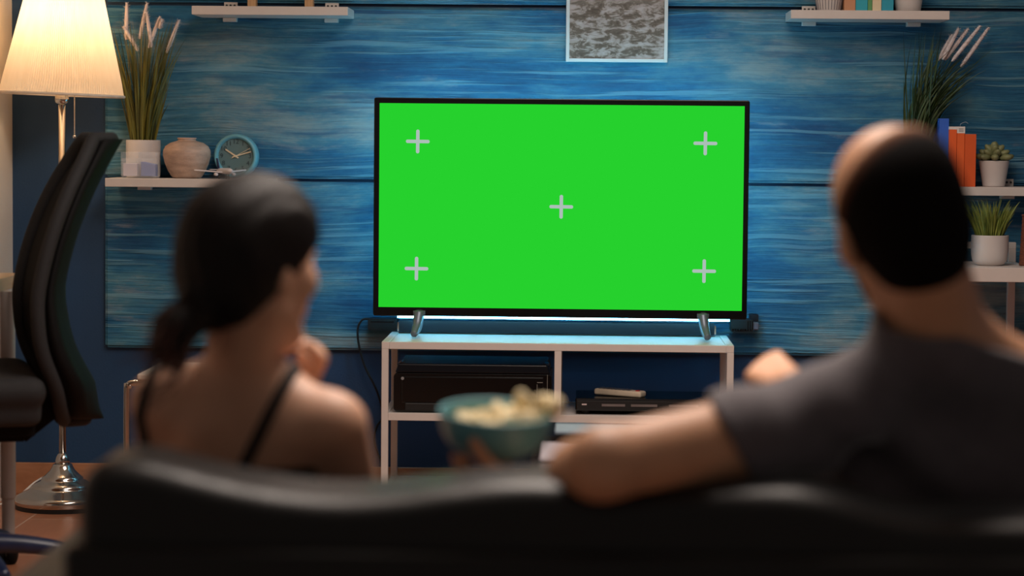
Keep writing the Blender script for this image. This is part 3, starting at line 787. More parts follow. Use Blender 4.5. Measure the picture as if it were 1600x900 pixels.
box(bm, (.011, 0, fz-.0062), (.042, .003, .0016)); box(bm, (-.008, 0, fz-.0062), (.004, .018, .0016)); bmesh.ops.remove_doubles(bm, verts=bm.verts, dist=.00001)
obj('landing_gear', bm, M_blackm, ap)

# ------------------------------------------------------------------ upper left shelf: wooden posts (a small open stand reaching out of the picture)
M_oak = wood('pale_oak', (180, 138, 96), (204, 164, 120), 8, (14, 14, 1.2)); 
y = SYF+.07
for px, lb in ((394.5, 'left wooden post standing on the upper left shelf'), (483.5, 'right wooden post standing on the upper left shelf')):
    c = at(px, 9, y); wd = 13/pxm(y)
    t = thing('wooden_post', lb, 'wooden ornament', (c.x, y, ZTL), group='wooden posts on the upper left shelf')
    bm = NB(); box2(bm, (-wd/2, -.02, 0), (wd/2, .02, .155)); obj('shaft', bm, M_oak, t, bevel=.002)
    bm = NB(); box2(bm, (-wd/2-.006, -.026, .155), (wd/2+.006, .026, .17)); obj('cap', bm, M_oak, t, bevel=.002)

# ------------------------------------------------------------------ books
def book(name, label, x, y, z, w, h, d, c, cat='book', group=None, parts=None, rough=.55):
    """upright book, spine towards the room (-y); x,y = centre of its front"""
    t = thing(name, label, cat, (x, y, z), group=group)
    m = mat('cover_%02x%02x%02x' % c, c, rough, var=.05, scale=20)
    bm = NB(); k = min(.002, w*.15)
    box2(bm, (-w/2, 0, 0), (w/2, .004, h)); box2(bm, (-w/2, .004, 0), (-w/2+k, d, h)); box2(bm, (w/2-k, .004, 0), (w/2, d, h))
    obj('cover', bm, m, t, bevel=.0008)
    bm = NB(); box2(bm, (-w/2+k, .0045, .002), (w/2-k, d-.003, h-.003)); obj('pages', bm, mat('book_pages', (222, 210, 188), .8, var=.06, scale=3, stretch=(300, 1, 1)), t)
    return t, m
y = SYF+.035; S = pxm(y)
for x0, x1, c, hh, lb in ((1319, 1336.5, (196, 138, 100), .19, 'tan brown book beside the ribbed white vase on the upper right shelf'),
                          (1337, 1355.5, (32, 160, 178), .20, 'teal book standing between the tan and the green book'),
                          (1356, 1362.5, (92, 150, 92), .19, 'thin green book between the teal and the cream book'),
                          (1363, 1377, (226, 206, 172), .185, 'cream book right of the thin green book'),
                          (1377.5, 1396, (30, 152, 176), .20, 'teal book beside the plain white pot')):
    a, b2 = at(x0, 17, y), at(x1, 17, y)
    book('book', lb, (a.x+b2.x)/2, y, ZTR, b2.x-a.x, hh, .13, c, group='books on the upper right shelf')
for x0, x1, ytop, c, lb, lab, g in ((1466, 1481, 185, (40, 92, 190), 'blue book behind the orange books on the right shelf', 0, 0),
                                 (1482, 1493.5, 198, (226, 92, 30), 'orange book with a white top band next to the blue book', 1, 0),
                                 (1494, 1506, 198, (226, 96, 34), 'orange book with a white label band and a ribbon, middle of the orange books', 2, 0),
                                 (1506.5, 1524, 209.5, (214, 86, 26), 'shortest and thickest orange book, next to the succulent', 0, 0)):
    yy = y if x0 > 1470 else y+.02
    a, b2 = at(x0, 290, yy), at(x1, 290, yy); h = at(x0, ytop, yy).z-ZR
    t, m = book('book', lb, (a.x+b2.x)/2, yy, ZR, b2.x-a.x, h, .13, c, group='books on the right shelf')
    w_ = b2.x-a.x
    if lab:
        bm = NB(); box2(bm, (-w_/2-.0004, -.0006, h-(.008 if lab == 1 else .019)), (w_/2+.0004, .02, h+.0005)); o = obj('label_band', bm, mat('white_paper_label', (220, 214, 208), .6), t); o['label'] = 'white band at the top of the spine'
    if lab == 2:
        bm = NB()
        for k in range(3): box(bm, (0, -.0008, h-.006-k*.004), (w_*.6, .0006, .0011))
        obj('print', bm, M_num, t)
        bm = NB(); tube(bm, bez([(0, .02, h-.004), (.0, .01, h+.008), (.012, .0, h+.014), (.020, -.002, h+.010)], 8), .0007, 6); obj('ribbon', bm, mat('grey_ribbon', (150, 160, 170), .6), t)
# white pots on the upper right shelf
y = SYF+.075; S = pxm(y)
c = at(1295, 16, y); rr = 21/S
t = thing('vase', 'white vase with thin dark vertical ribs at the left of the upper right shelf', 'vase', (c.x, y, ZTR))
bm = NB(); lathe(bm, [(rr*.8, 0), (rr*.86, .004), (rr*1.0, .035), (rr*1.08, .075), (rr*.95, .12), (rr*.6, .15), (rr*.5, .155), (rr*.45, .15), (0, .14)], 48); obj('body', bm, M_pot, t, smooth=True)
bm = NB()
for i in range(26):
    a = 2*PI*i/26; pts = [Vector((q*math.cos(a), q*math.sin(a), z)) for q, z in ((rr*.865, .004), (rr*1.003, .035), (rr*1.083, .075), (rr*.953, .12), (rr*.61, .15))]
    tube(bm, pts, .0009, 5)
obj('ribs', bm, mat('grey_line', (98, 96, 104), .6), t)
c = at(1419, 17, y); rr = 19/S
t = thing('plant_pot', 'plain white flared pot at the right end of the upper right shelf', 'pot', (c.x, y, ZTR))
bm = NB(); lathe(bm, [(rr*.85, 0), (rr, .003), (rr*1.12, .03), (rr*1.2, .09), (rr*1.15, .092), (rr*1.05, .03), (0, .012)], 48); obj('pot', bm, M_pot, t, smooth=True)
bm = NB(); lathe(bm, [(rr*1.07, .07), (0, .075)], 24, cap=False); obj('soil', bm, M_soil, t)

# ------------------------------------------------------------------ framed sea print
y = YP-.022
a, b2 = at(884.5, 50, y), at(1043.5, 50, y); zb_ = at(964, 97, y).z; fw = b2.x-a.x; fh = .40
fr = thing('picture_frame', 'white framed print of foaming brown sea water above the television', 'picture', ((a.x+b2.x)/2, y, zb_))
k = .0105
bm = NB()
box2(bm, (-fw/2, 0, 0), (-fw/2+k, .021, fh)); box2(bm, (fw/2-k, 0, 0), (fw/2, .021, fh)); box2(bm, (-fw/2+k, 0, 0), (fw/2-k, .021, k)); box2(bm, (-fw/2+k, 0, fh-k), (fw/2-k, .021, fh))
obj('frame', bm, M_white, fr, bevel=.0012)
M_sea = bpy.data.materials.new('sea_foam_print'); nt, N, L, P = nodes(M_sea)
tc = N.new('ShaderNodeTexCoord'); mp = N.new('ShaderNodeMapping'); mp.inputs['Scale'].default_value = (1, 1, 2.3); mp.inputs['Rotation'].default_value = (0, R(6), 0); L.new(tc.outputs['Object'], mp.inputs[0])
n1 = N.new('ShaderNodeTexNoise'); n1.inputs['Scale'].default_value = 24; n1.inputs['Detail'].default_value = 8; n1.inputs['Roughness'].default_value = .68; n1.inputs['Distortion'].default_value = .5; L.new(mp.outputs[0], n1.inputs['Vector'])
r1_ = N.new('ShaderNodeValToRGB'); e = r1_.color_ramp.elements; e[0].position = .36; e[0].color = rgb(76, 58, 46); e[1].position = .62; e[1].color = rgb(176, 154, 146); x = e.new(.47); x.color = rgb(104, 84, 70); x = e.new(.52); x.color = rgb(152, 130, 120)
L.new(n1.outputs['Fac'], r1_.inputs[0])
sx = N.new('ShaderNodeSeparateXYZ'); L.new(tc.outputs['Object'], sx.inputs[0])
mr = N.new('ShaderNodeMapRange'); mr.inputs[1].default_value = .165; mr.inputs[2].default_value = .24; L.new(sx.outputs['Z'], mr.inputs[0])
n2 = N.new('ShaderNodeTexNoise'); n2.inputs['Scale'].default_value = 9; n2.inputs['Detail'].default_value = 5; mp2 = N.new('ShaderNodeMapping'); mp2.inputs['Scale'].default_value = (.6, 1, 6); L.new(tc.outputs['Object'], mp2.inputs[0]); L.new(mp2.outputs[0], n2.inputs['Vector'])
r2_ = N.new('ShaderNodeValToRGB'); r2_.color_ramp.elements[0].position = .35; r2_.color_ramp.elements[1].position = .65; r2_.color_ramp.elements[0].color = rgb(112, 96, 82); r2_.color_ramp.elements[1].color = rgb(164, 144, 132); L.new(n2.outputs['Fac'], r2_.inputs[0])
mx = N.new('ShaderNodeMix'); mx.data_type = 'RGBA'; L.new(mr.outputs[0], mx.inputs[0]); L.new(r1_.outputs[0], mx.inputs[6]); L.new(r2_.outputs[0], mx.inputs[7]); L.new(mx.outputs[2], P.inputs['Base Color']); P.inputs['Roughness'].default_value = .5
bm = NB(); box2(bm, (-fw/2+k, .004, k), (fw/2-k, .012, fh-k)); o = obj('print', bm, M_sea, fr); o['label'] = 'photograph of brown sea water with foam'

# ------------------------------------------------------------------ white metal console on the right
cz1 = CONS_Z; cx0, cx1 = .935, at(1581, 450, 7.30).x+.008; cy0, cy1 = 6.94, 7.31
co = thing('console_table', 'white metal console table with a raised back rail below the right shelf', 'table', ((cx0+cx1)/2, (cy0+cy1)/2, 0))
hw2, hd2 = (cx1-cx0)/2, (cy1-cy0)/2; q = .022
for sx in (-1, 1):
    for sy in (-1, 1):
        bm = NB(); X, Y = sx*(hw2-q/2), sy*(hd2-q/2); box2(bm, (X-q/2, Y-q/2, 0), (X+q/2, Y+q/2, cz1-.040)); obj('leg', bm, M_white, co, bevel=.0015)
bm = NB()
box2(bm, (-hw2, -hd2, cz1-.040), (hw2, -hd2+q, cz1+.001)); box2(bm, (-hw2, hd2-q, cz1-.040), (hw2, hd2, cz1+.001))
for sx in (-1, 1): box2(bm, (-hw2 if sx < 0 else hw2-q, -hd2+q, cz1-.040), (-hw2+q if sx < 0 else hw2, hd2-q, cz1+.001))
obj('top_frame', bm, M_white, co, bevel=.0015)
bm = NB(); box2(bm, (-hw2+q, -hd2+q, cz1-.012), (hw2-q, hd2-q, cz1-.0002)); obj('top_panel', bm, M_white, co)
bm = NB(); zr = at(1540, 378, 7.30).z; box2(bm, (-hw2, hd2-q, zr-.020), (hw2, hd2, zr))
for sx in (-1, 1): box2(bm, (-hw2 if sx < 0 else hw2-q, hd2-q, cz1+.001), (-hw2+q if sx < 0 else hw2, hd2, zr-.020))
obj('back_rail', bm, M_white, co, bevel=.0015)
# wicker pot at the right edge
wc = at(1620, 420, 7.08); hgt = 78/pxm(7.08)
t = thing('wicker_basket', 'reddish brown woven basket at the right end of the white console', 'basket', (wc.x, 7.08, cz1+.001))
bm = NB(); pr_ = []
for i in range(27):
    z = hgt*i/26; r = (.0505-.007*i/26)+.0016*(i % 2); pr_.append((r, z))
pr_ += [(.040, hgt), (.042, .01), (0, .008)]
lathe(bm, pr_, 40); obj('body', bm, mat('brown_wicker', (116, 66, 48), .7, var=.35, scale=70, bump=.6, stretch=(1, 1, 4)), t, smooth=True)
bm = NB(); tube(bm, [(.0445*math.cos(a), .0445*math.sin(a), hgt) for a in [2*PI*i/40 for i in range(40)]], .003, 8, closed=True); obj('rim', bm, MATS['brown_wicker'], t, smooth=True)

# ================================================================== FLOOR LAMP
LYc = 7.13; lb = at(98, 790, LYc); lxc = lb.x
fl = thing('floor_lamp', 'polished steel floor lamp with a glowing pleated cream shade by the left wall', 'lamp', (lxc, LYc, 0))
bm = NB(); lathe(bm, [(.139, 0), (.139, .012), (.136, .012), (0, .012)], 64); obj('base_pad', bm, M_blackm, fl)
bm = NB()
lathe(bm, [(.138, .012), (.140, .014), (.140, .030), (.137, .036), (.130, .040), (.112, .050), (.096, .058), (.090, .062), (.091, .066), (.082, .074), (.066, .083), (.061, .086), (.062, .090), (.052, .097), (.036, .113), (.030, .124), (.028, .130), (.023, .132)], 96, cap=True); obj('base', bm, M_chrome, fl, smooth=True)
bm = NB(); lathe(bm, [(.020, .130), (.0215, .140), (.0195, .150), (.0145, .160), (.010, .164), (.0, .164)], 48); obj('base_collar', bm, M_chrome, fl, smooth=True)
bm = NB(); lathe(bm, [(.0105, .160), (.0105, 1.215)], 32); obj('pole', bm, M_chrome, fl, smooth=True)
bm = NB(); lathe(bm, [(.0105, 1.20), (.019, 1.206), (.021, 1.214), (.019, 1.226), (.015, 1.236), (.015, 1.29), (.0, 1.29)], 32); obj('socket', bm, M_chrome, fl, smooth=True)
bm = NB(); lathe(bm, [(0, 1.288), (.013, 1.290), (.014, 1.31), (.028, 1.345), (.030, 1.365), (.022, 1.39), (0, 1.40)], 24, cap=False); obj('bulb', bm, emis('warm_bulb', (1.0, .62, .3, 1), 6.0), fl, smooth=True)
M_shade = bpy.data.materials.new('pleated_shade_fabric'); nt, N, L, P = nodes(M_shade)
P.inputs['Base Color'].default_value = rgb(236, 220, 200); P.inputs['Roughness'].default_value = .8
tl_ = N.new('ShaderNodeBsdfTranslucent'); tl_.inputs[0].default_value = rgb(250, 232, 206)
wv = N.new('ShaderNodeTexNoise'); wv.inputs['Scale'].default_value = 60; tc = N.new('ShaderNodeTexCoord'); mp = N.new('ShaderNodeMapping'); mp.inputs['Scale'].default_value = (1, 1, .08); L.new(tc.outputs['Object'], mp.inputs[0]); L.new(mp.outputs[0], wv.inputs['Vector'])
rp_ = N.new('ShaderNodeValToRGB'); rp_.color_ramp.elements[0].position = .35; rp_.color_ramp.elements[1].position = .65; rp_.color_ramp.elements[0].color = rgb(248, 232, 206); rp_.color_ramp.elements[1].color = rgb(255, 240, 216); L.new(wv.outputs['Fac'], rp_.inputs[0]); L.new(rp_.outputs[0], tl_.inputs[0])
ms = N.new('ShaderNodeMixShader'); ms.inputs[0].default_value = .55; L.new(P.outputs[0], ms.inputs[1]); L.new(tl_.outputs[0], ms.inputs[2]); L.new(ms.outputs[0], N['Material Output'].inputs[0])
bm = NB(); npl = 150; rings = []
Z0, Z1, R0, R1 = 1.226, 1.56, .183, .104
for j in range(9):
    t = j/8; ring = []
    for i in range(npl*2):
        a = PI*i/npl; r = (R0+(R1-R0)*t)+(.0022 if i % 2 else -.0022)*min(1, t*8)*min(1, (1-t)*8)
        ring.append(bm.verts.new((r*math.cos(a), r*math.sin(a), Z0+(Z1-Z0)*t)))
    rings.append(ring)
for a_, b_ in zip(rings, rings[1:]):
    for i in range(npl*2): bm.faces.new((a_[i], a_[(i+1) % (npl*2)], b_[(i+1) % (npl*2)], b_[i]))
tiltM = Euler((0, R(1.8), 0))
o = obj('lamp_shade', bm, M_shade, fl, loc=(0, 0, 0)); 
# small lean of the shade about the socket
o.rotation_euler = tiltM; pv = Vector((0, 0, 1.25)); o.location = pv - tiltM.to_matrix() @ pv
for me_v in (Z0, Z1):
    pass
for Z, r in ((Z0+.004, R0), (Z1-.004, R1)):
    bm = NB(); tube(bm, [(r*math.cos(2*PI*i/72), r*math.sin(2*PI*i/72), Z) for i in range(72)], .0042, 8, closed=True)
    obj('shade_trim', bm, mat('cream_shade_trim', (232, 216, 196), .8), o, smooth=True)
bm = NB()
for k in range(3):
    a = 2*PI*k/3+.5; tube(bm, [(.012*math.cos(a), .012*math.sin(a), Z0+.05), ((R0-.011)*math.cos(a), (R0-.011)*math.sin(a), Z0+.02)], .0016, 6)
obj('shade_spider', bm, M_chrome, o)
bm = NB(); cx, cy = .042, -.02
n = 26
for i in range(n): ball(bm, (cx, cy, 1.232-i*.0047), .0025, 8)
ball(bm, (cx, cy, 1.232-n*.0047-.004), .0062, 14); tube(bm, [(.014, -.006, 1.236), (cx, cy, 1.234)], .0016, 6)
obj('pull_chain', bm, M_chrome, fl, smooth=True)
pts = [(-.05, .135, .004), (-.12, .16, .025), (-.16, .13, .02), (-.20, .05, .004), (-.23, -.1, .004)]
bm = NB(); tube(bm, bez([(0.0, .13, .006), (-.055, .11, .075), (-.09, .05, .070), (-.145, -.01, .022), (-.21, -.05, .006), (-.23, -.12, .006)], 10), .0034, 8)
obj('cord', bm, mat('white_cord', (214, 206, 196), .5), fl, smooth=True)
bl_ = bpy.data.lights.new('lamp_bulb_light', 'POINT'); bl_.energy = BULB_P; bl_.color = BULB_COL; bl_.shadow_soft_size = .04
bo = bpy.data.objects.new('lamp_bulb_light', bl_); COL.objects.link(bo); bo.location = (lxc, LYc-.0, 1.46)

# ================================================================== DESK AND OFFICE CHAIR
DZ = .74
dk = thing('desk', 'wooden topped desk with a grey steel leg at the left edge', 'desk', (XL, 5.9, 0))
M_desk = wood('pale_birch_top', (196, 160, 120), (214, 180, 140), 5, (14, 1.2, 14), .4)
xe, ye = at(36, 428, 6.42).x-XL, 6.42-5.9
bm = NB()
P_ = [(-.60, ye), (xe-.012, ye), (xe, ye-.02), (xe+.03, -1.0), (-.60, -1.0)]
A_ = [bm.verts.new((x, y, DZ)) for x, y in P_]; B_ = [bm.verts.new((x, y, DZ-.034)) for x, y in P_]
bm.faces.new(A_[::-1]); bm.faces.new(B_)
for i in range(5): j = (i+1) % 5; bm.faces.new((A_[i], A_[j], B_[j], B_[i]))
obj('desk_top', bm, M_desk, dk, bevel=.002)
M_leg = mat('grey_desk_steel', (176, 170, 168), .35, .0, var=.03)
for dx, yy in ((at(12.5, 700, 6.17).x-XL, 6.17-5.9), (xe-.02, -.85), (-.5, .3), (-.5, -.85)):
    bm = NB(); lathe(bm, [(.0165, .02), (.0165, .17), (.0195, .172), (.0195, DZ-.034)], 28, (dx, yy, 0)); lg = obj('leg', bm, M_leg, dk, smooth=True); lg.modifiers.new('es', 'EDGE_SPLIT')
    bm = NB(); lathe(bm, [(.018, 0), (.018, .02)], 20, (dx, yy, 0)); obj('foot_pad', bm, M_blackm, lg)

CY = 5.86
kc = at(69, 470, CY)
M_cf = mat('charcoal_chair_fabric', (20, 20, 23), .8, var=.2, scale=120, bump=.4, bscale=300)
M_cp = mat('black_chair_plastic', (9, 9, 10), .7, var=.1, Specular_IOR_Level=.15)
ch = thing('office_chair', 'black mesh office chair with a tall curved back facing the desk', 'office chair', (kc.x-.190, CY, 0), rz=R(-71))
# local frame: front = -y, backrest at +y .  profile (z, backwards offset)
prof = [(1.10, .146), (1.07, .128), (.97, .074), (.86, .030), (.74, .0), (.66, -.002), (.585, .010), (.50, .044), (.44, .062), (.405, .080)]
prof = [tuple(p)[:2] for p in [(v.x, v.y) for v in bez([Vector((z, u, 0)) for z, u in prof], 4)]]
def half_w(z):
    t = (z-.405)/.71
    return .205*max(0.0, 1-min(1, abs(2*t-1))**2.5)**.5*(1-.16*t)+.03
def back_pt(z, u, s, off=0.0, k=1.0):
    hw_ = half_w(z)*k
    return Vector((s*hw_, .205+u-.055*(s*s)*k*k+off, z))     # edges wrap forward
bm = NB(); rows_ = []
for z, u in prof:
    rows_.append([(bm.verts.new(back_pt(z, u, s/8, 0, .93)), bm.verts.new(back_pt(z, u, s/8, .010, .93))) for s in range(-8, 9)])
for a_, b_ in zip(rows_, rows_[1:]):
    for i in range(16):
        bm.faces.new((a_[i][0], a_[i+1][0], b_[i+1][0], b_[i][0])); bm.faces.new((a_[i][1], b_[i][1], b_[i+1][1], a_[i+1][1]))
M_mesh = mat('black_chair_mesh', (12, 12, 13), .8, var=.5, scale=400)
obj('back_mesh', bm, M_mesh, ch, smooth=True)
loop = [back_pt(z, u, -1) for z, u in prof]+[back_pt(z, u, 1) for z, u in prof[::-1]]
top = [back_pt(prof[0][0]+.0, prof[0][1], s/6, .002) for s in range(-5, 6)]; bot = [back_pt(prof[-1][0], prof[-1][1], s/6, .002) for s in range(-5, 6)]
ring = [back_pt(z, u, -1) for z, u in prof[::-1]] + top + [back_pt(z, u, 1) for z, u in prof] + bot[::-1]
bm = NB(); tube(bm, ring, .017, 10, closed=True); obj('back_frame', bm, M_cf, ch, smooth=True)
# fabric shell behind the mesh
bm = NB(); rows_ = []
for z, u in prof:
    th_ = .012+.03*max(0, 1-abs((z-.5)/.25))
    rows_.append([(bm.verts.new(back_pt(z, u, s/8, .018, .98)), bm.verts.new(back_pt(z, u, s/8, .018+th_, .98))) for s in range(-8, 9)])
for a_, b_ in zip(rows_, rows_[1:]):
    for i in range(16):
        bm.faces.new((a_[i][0], a_[i+1][0], b_[i+1][0], b_[i][0])); bm.faces.new((a_[i][1], b_[i][1], b_[i+1][1], a_[i+1][1]))
    bm.faces.new((a_[0][0], b_[0][0], b_[0][1], a_[0][1])); bm.faces.new((a_[-1][0], a_[-1][1], b_[-1][1], b_[-1][0]))
obj('back_shell', bm, M_cp, ch, smooth=True)
F = Field((-.30, -.34, .36), (.30, .26, .58), .010)
F.rbox((0, -.05, .495), (.245, .225, .042), .04, k=0.0)
F.rbox((0, -.05, .440), (.225, .215, .035), .03, k=0.02)
F.f += (.006*np.sin((F.ax[0][:, None, None]*6+F.ax[1][None, :, None]*3))).astype(np.float32)
o = link('seat', F.mesh('seat', 2), M_cf, ch)
bm = NB(); box(bm, (0, 0, .395), (.26, .30, .03)); box(bm, (0, .02, .375), (.14, .22, .03)); box(bm, (0, .17, .41), (.09, .12, .045), rot=Matrix.Rotation(R(38), 3, 'X')); tube(bm, [(.07, 0, .39), (.22, -.02, .385), (.26, -.03, .38)], .007, 8); obj('tilt_mechanism', bm, M_cp, ch, bevel=.008)
bm = NB(); lathe(bm, [(.028, .08), (.028, .25), (.020, .25), (.020, .37)], 24); obj('gas_column', bm, M_cp, ch, smooth=True).modifiers.new('es', 'EDGE_SPLIT')
M_bl = mat('led_tinted_chair_base', (26, 36, 66), .35, var=.1)  # blue LED reflection put into the colour of the chair base
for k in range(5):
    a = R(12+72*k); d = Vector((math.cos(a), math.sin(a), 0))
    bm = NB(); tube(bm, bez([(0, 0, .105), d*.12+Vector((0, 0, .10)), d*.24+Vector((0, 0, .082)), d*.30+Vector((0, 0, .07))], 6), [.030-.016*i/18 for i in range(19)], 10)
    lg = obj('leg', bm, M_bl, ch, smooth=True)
    bm = NB(); pdir = Vector((-d.y, d.x, 0)); Mx = Matrix((pdir, d, Vector((0, 0, 1)))).transposed() @ Matrix.Rotation(R(90), 3, 'Y')
    for sgn in (-1, 1): lathe(bm, [(.0, -.009), (.024, -.008), (.027, 0), (.024, .008), (0, .009)], 18, d*.30+pdir*.013*sgn+Vector((0, 0, .027)), Mx, cap=False)
    tube(bm, [d*.30+Vector((0, 0, .04)), d*.30+Vector((0, 0, .072))], .008, 8)
    obj('caster', bm, M_cp, lg, smooth=True)

# chrome side table half hidden by the woman
SYc = 6.55; p0 = at(198, 590, SYc); p1 = at(405, 588, SYc); zt_ = at(200, 594, SYc).z
st = thing('side_table', 'small side table with chrome tube frame behind the left person', 'table', ((p0.x+p1.x)/2, SYc+.17, 0))
hw3 = (p1.x-p0.x)/2
for sy in (-.17, .17):
    for k in range(1):
        pts = [(-hw3, sy, .012), (-hw3, sy, zt_-.045), (-hw3+.006, sy, zt_-.018), (-hw3+.025, sy, zt_-.007), (0, sy, zt_-.006), (hw3-.025, sy, zt_-.007), (hw3-.006, sy, zt_-.018), (hw3, sy, zt_-.045), (hw3, sy, .012)]
        bm = NB(); tube(bm, bez(pts, 6), .0085, 12); obj('leg_frame', bm, M_chrome, st, smooth=True)
bm = NB()
for s_ in (-1, 1): tube(bm, [(s_*hw3, -.17, .012), (s_*hw3, .17, .012)], .0085, 12)
obj('foot_rail', bm, M_chrome, st, smooth=True)
bm = NB(); box2(bm, (-hw3+.03, -.18, zt_+.002), (hw3-.01, .19, zt_+.018)); obj('table_top', bm, mat('cream_laminate', (214, 200, 186), .4), st, bevel=.004)

# ================================================================== COFFEE TABLE (seen only between the bowl and the man's arm)
M_dark = wood('dark_stained_wood', (22, 20, 22), (34, 30, 30), 6, (2, 16, 16), .9)
M_dark.node_tree.nodes['Principled BSDF'].inputs['Specular IOR Level'].default_value = 0
ct = thing('coffee_table', 'low dark wooden coffee table in front of the sofa', 'table', (.25, 5.15, 0))
bm = NB(); box2(bm, (-.36, -.40, .395), (.42, .40, .425)); obj('table_top', bm, M_dark, ct, bevel=.003)
for sx in (-.33, .39):
    for sy in (-.37, .37):
        bm = NB(); box2(bm, (sx-.02, sy-.02, 0), (sx+.02, sy+.02, .395)); obj('leg', bm, M_dark, ct, bevel=.002)
M_alu = mat('grey_laptop_plastic', (150, 144, 150), .8, .0, var=.02, Specular_IOR_Level=0.0)
p = at(843, 712, 4.95)
lp = thing('laptop', 'closed grey laptop lying on the dark coffee table beside the bowl', 'laptop', (p.x+.17, 5.10, .425))
bm = NB(); box2(bm, (-.17, -.15, .001), (.17, .13, .016)); obj('base', bm, M_alu, lp, bevel=.003)
bm = NB(); box2(bm, (-.17, -.15, .0175), (.17, .13, .026)); obj('lid', bm, M_alu, lp, bevel=.003)
bm = NB(); box2(bm, (-.15, .1305, .010), (.15, .138, .020)); obj('hinge', bm, M_blackm, lp)
p = at(868, 672, 5.33)
bk = thing('box', 'flat black box with a pale lid behind the laptop on the coffee table', 'box', (p.x+.12, 5.42, .425))
bm = NB(); box2(bm, (-.12, -.08, 0), (.12, .08, .030)); obj('body', bm, M_blackm, bk, bevel=.002)
bm = NB(); box2(bm, (-.121, -.081, .030), (.121, .081, .036)); obj('lid', bm, mat('pale_blue_grey_card', (128, 142, 154), .8), bk, bevel=.001)

# ================================================================== SOFA
M_sofa = mat('black_sofa_fabric', (9, 8, 8), .40, var=.12, scale=60, bump=.1, bscale=240, Sheen_Weight=.22, Sheen_Roughness=.25, Specular_IOR_Level=.4)
SXL, SXR = at(121, 800, 3.09).x, 1.10
sf = thing('sofa', 'black two seat sofa seen from behind with its back across the foreground', 'sofa', ((SXL+SXR)/2, 3.4, 0))
def sloc(lo, hi): return Vector(lo)-sf.location, Vector(hi)-sf.location
def sfield(name, lo, hi, rr, top=None, res=.011):
    F = Field(np.array(lo)-.06, np.array(hi)+.06, res)
    c = (np.array(lo)+np.array(hi))/2; h = (np.array(hi)-np.array(lo))/2
    x, y, z = F.grid()
    dz = top(x, y) if top is not None else 0.0
    q = [np.abs(x-c[0])-(h[0]-rr), np.abs(y-c[1])-(h[1]-rr), np.abs(z-dz*np.clip((z-lo[2])/(hi[2]-lo[2]), 0, 1.3)-c[2])-(h[2]-rr)]
    d = np.sqrt(np.maximum(q[0], 0)**2+np.maximum(q[1], 0)**2+np.maximum(q[2], 0)**2)+np.minimum(np.maximum(np.maximum(q[0], q[1]), q[2]), 0)-rr
    F.f = d.astype(np.float32)
    me = F.mesh(name, 2); me.transform(Matrix.Translation(-sf.location)); return link(name, me, M_sofa, sf)
SPL = .22
def topf(x, y):
    return (.026*np.exp(-((x+.60)/.11)**2) - .020*np.exp(-((x+.33)/.17)**2) + .004*np.exp(-((x-.0)/.15)**2) - .046/(1+np.exp(-(x-.36)/.035))+.004*np.sin(x*17)*np.cos(y*9)) + .0*y
sfield('back_cushion', (SXL, 3.06, .40), (SXR-.02, 3.29, .662), .04, topf)
bm = NB(); lo, hi = sloc((SXL-.012, 3.045, .05), (SXR, 3.13, .580)); box2(bm, lo, hi); obj('back_frame', bm, M_sofa, sf, bevel=.015)
bm = NB(); lo, hi = sloc((SXL+.01, 3.135, .05), (SXR-.01, 4.05, .17)); box2(bm, lo, hi); obj('base', bm, M_sofa, sf, bevel=.012)
sfield('seat_cushion', (SXL+.01, 3.30, .172), (SPL-.002, 4.06, .295), .04)
sfield('seat_cushion', (SPL+.002, 3.30, .172), (SXR-.01, 4.06, .295), .04)
sfield('armrest', (SXL-.165, 3.17, .05), (SXL-.008, 3.86, .492), .045)
sfield('armrest', (SXR+.005, 3.17, .05), (SXR+.16, 3.86, .492), .045)
for sx in (SXL+.06, SXR-.06):
    for sy in (3.10, 3.98):
        bm = NB(); lathe(bm, [(.018, 0), (.024, .05)], 16, Vector((sx, sy, 0))-sf.location); obj('foot', bm, M_blackm, sf)

# ================================================================== PEOPLE
def V(*a): return np.array(at(*a))
def head_prims(c, M, s=1.0, female=False):
    """prims for a head; local x right, y forward, z up, origin between the ears at eye height"""
    c = Vector(c); M3 = M.to_3x3()
    def w(p): return c + M3 @ (Vector(p)*s)
    P_ = []
    def E(p, r, k, R_=None, **kw): P_.append(('ell', (w(p), [q*s for q in r], M3 if R_ is None else M3 @ R_), dict(k=k*s, **kw)))
    def C(a, b_, ra, rb, k, **kw): P_.append(('cone', (w(a), w(b_), ra*s, rb*s), dict(k=k*s, **kw)))
    E((0, -.014, .032), (.0755, .096, .086), .02)
    E((0, .028, -.030), (.060, .066, .082), .035)
    jw = .046 if female else .051
    for sg in (-1, 1):
        C((sg*jw, -.004, -.058), (sg*.012, .074, -.100), .020, .017, .02)
        E((sg*.040, .062, -.022), (.024, .022, .022), .02)
        E((sg*.077, -.006, -.010), (.0095, .020, .033), .008, Matrix.Rotation(R(sg*18), 3, 'Z'))
    C((0, .092, .004), (0, .112, -.034), .008, .012, .012)
    C((-.034, .080, .021), (.034, .080, .021), .011, .011, .012)
    C((-.015, .091, -.060), (.015, .091, -.060), .0075, .0075, .008); C((-.013, .089, -.071), (.013, .089, -.071), .008, .008, .006)
    return P_, w
def eyes(parent, w, s, M, iris):
    for sg in (-1, 1):
        bm = NB(); ball(bm, w((sg*.031, .0755, .002)), .0122*s, 16); o = obj('eye', bm, mat('eye_white', (224, 216, 210), .2, var=.02), parent, smooth=True)
        bm = NB(); ball(bm, w((sg*.031, .0822, .002)), .0062*s, 12); obj('iris', bm, iris, o, smooth=True)
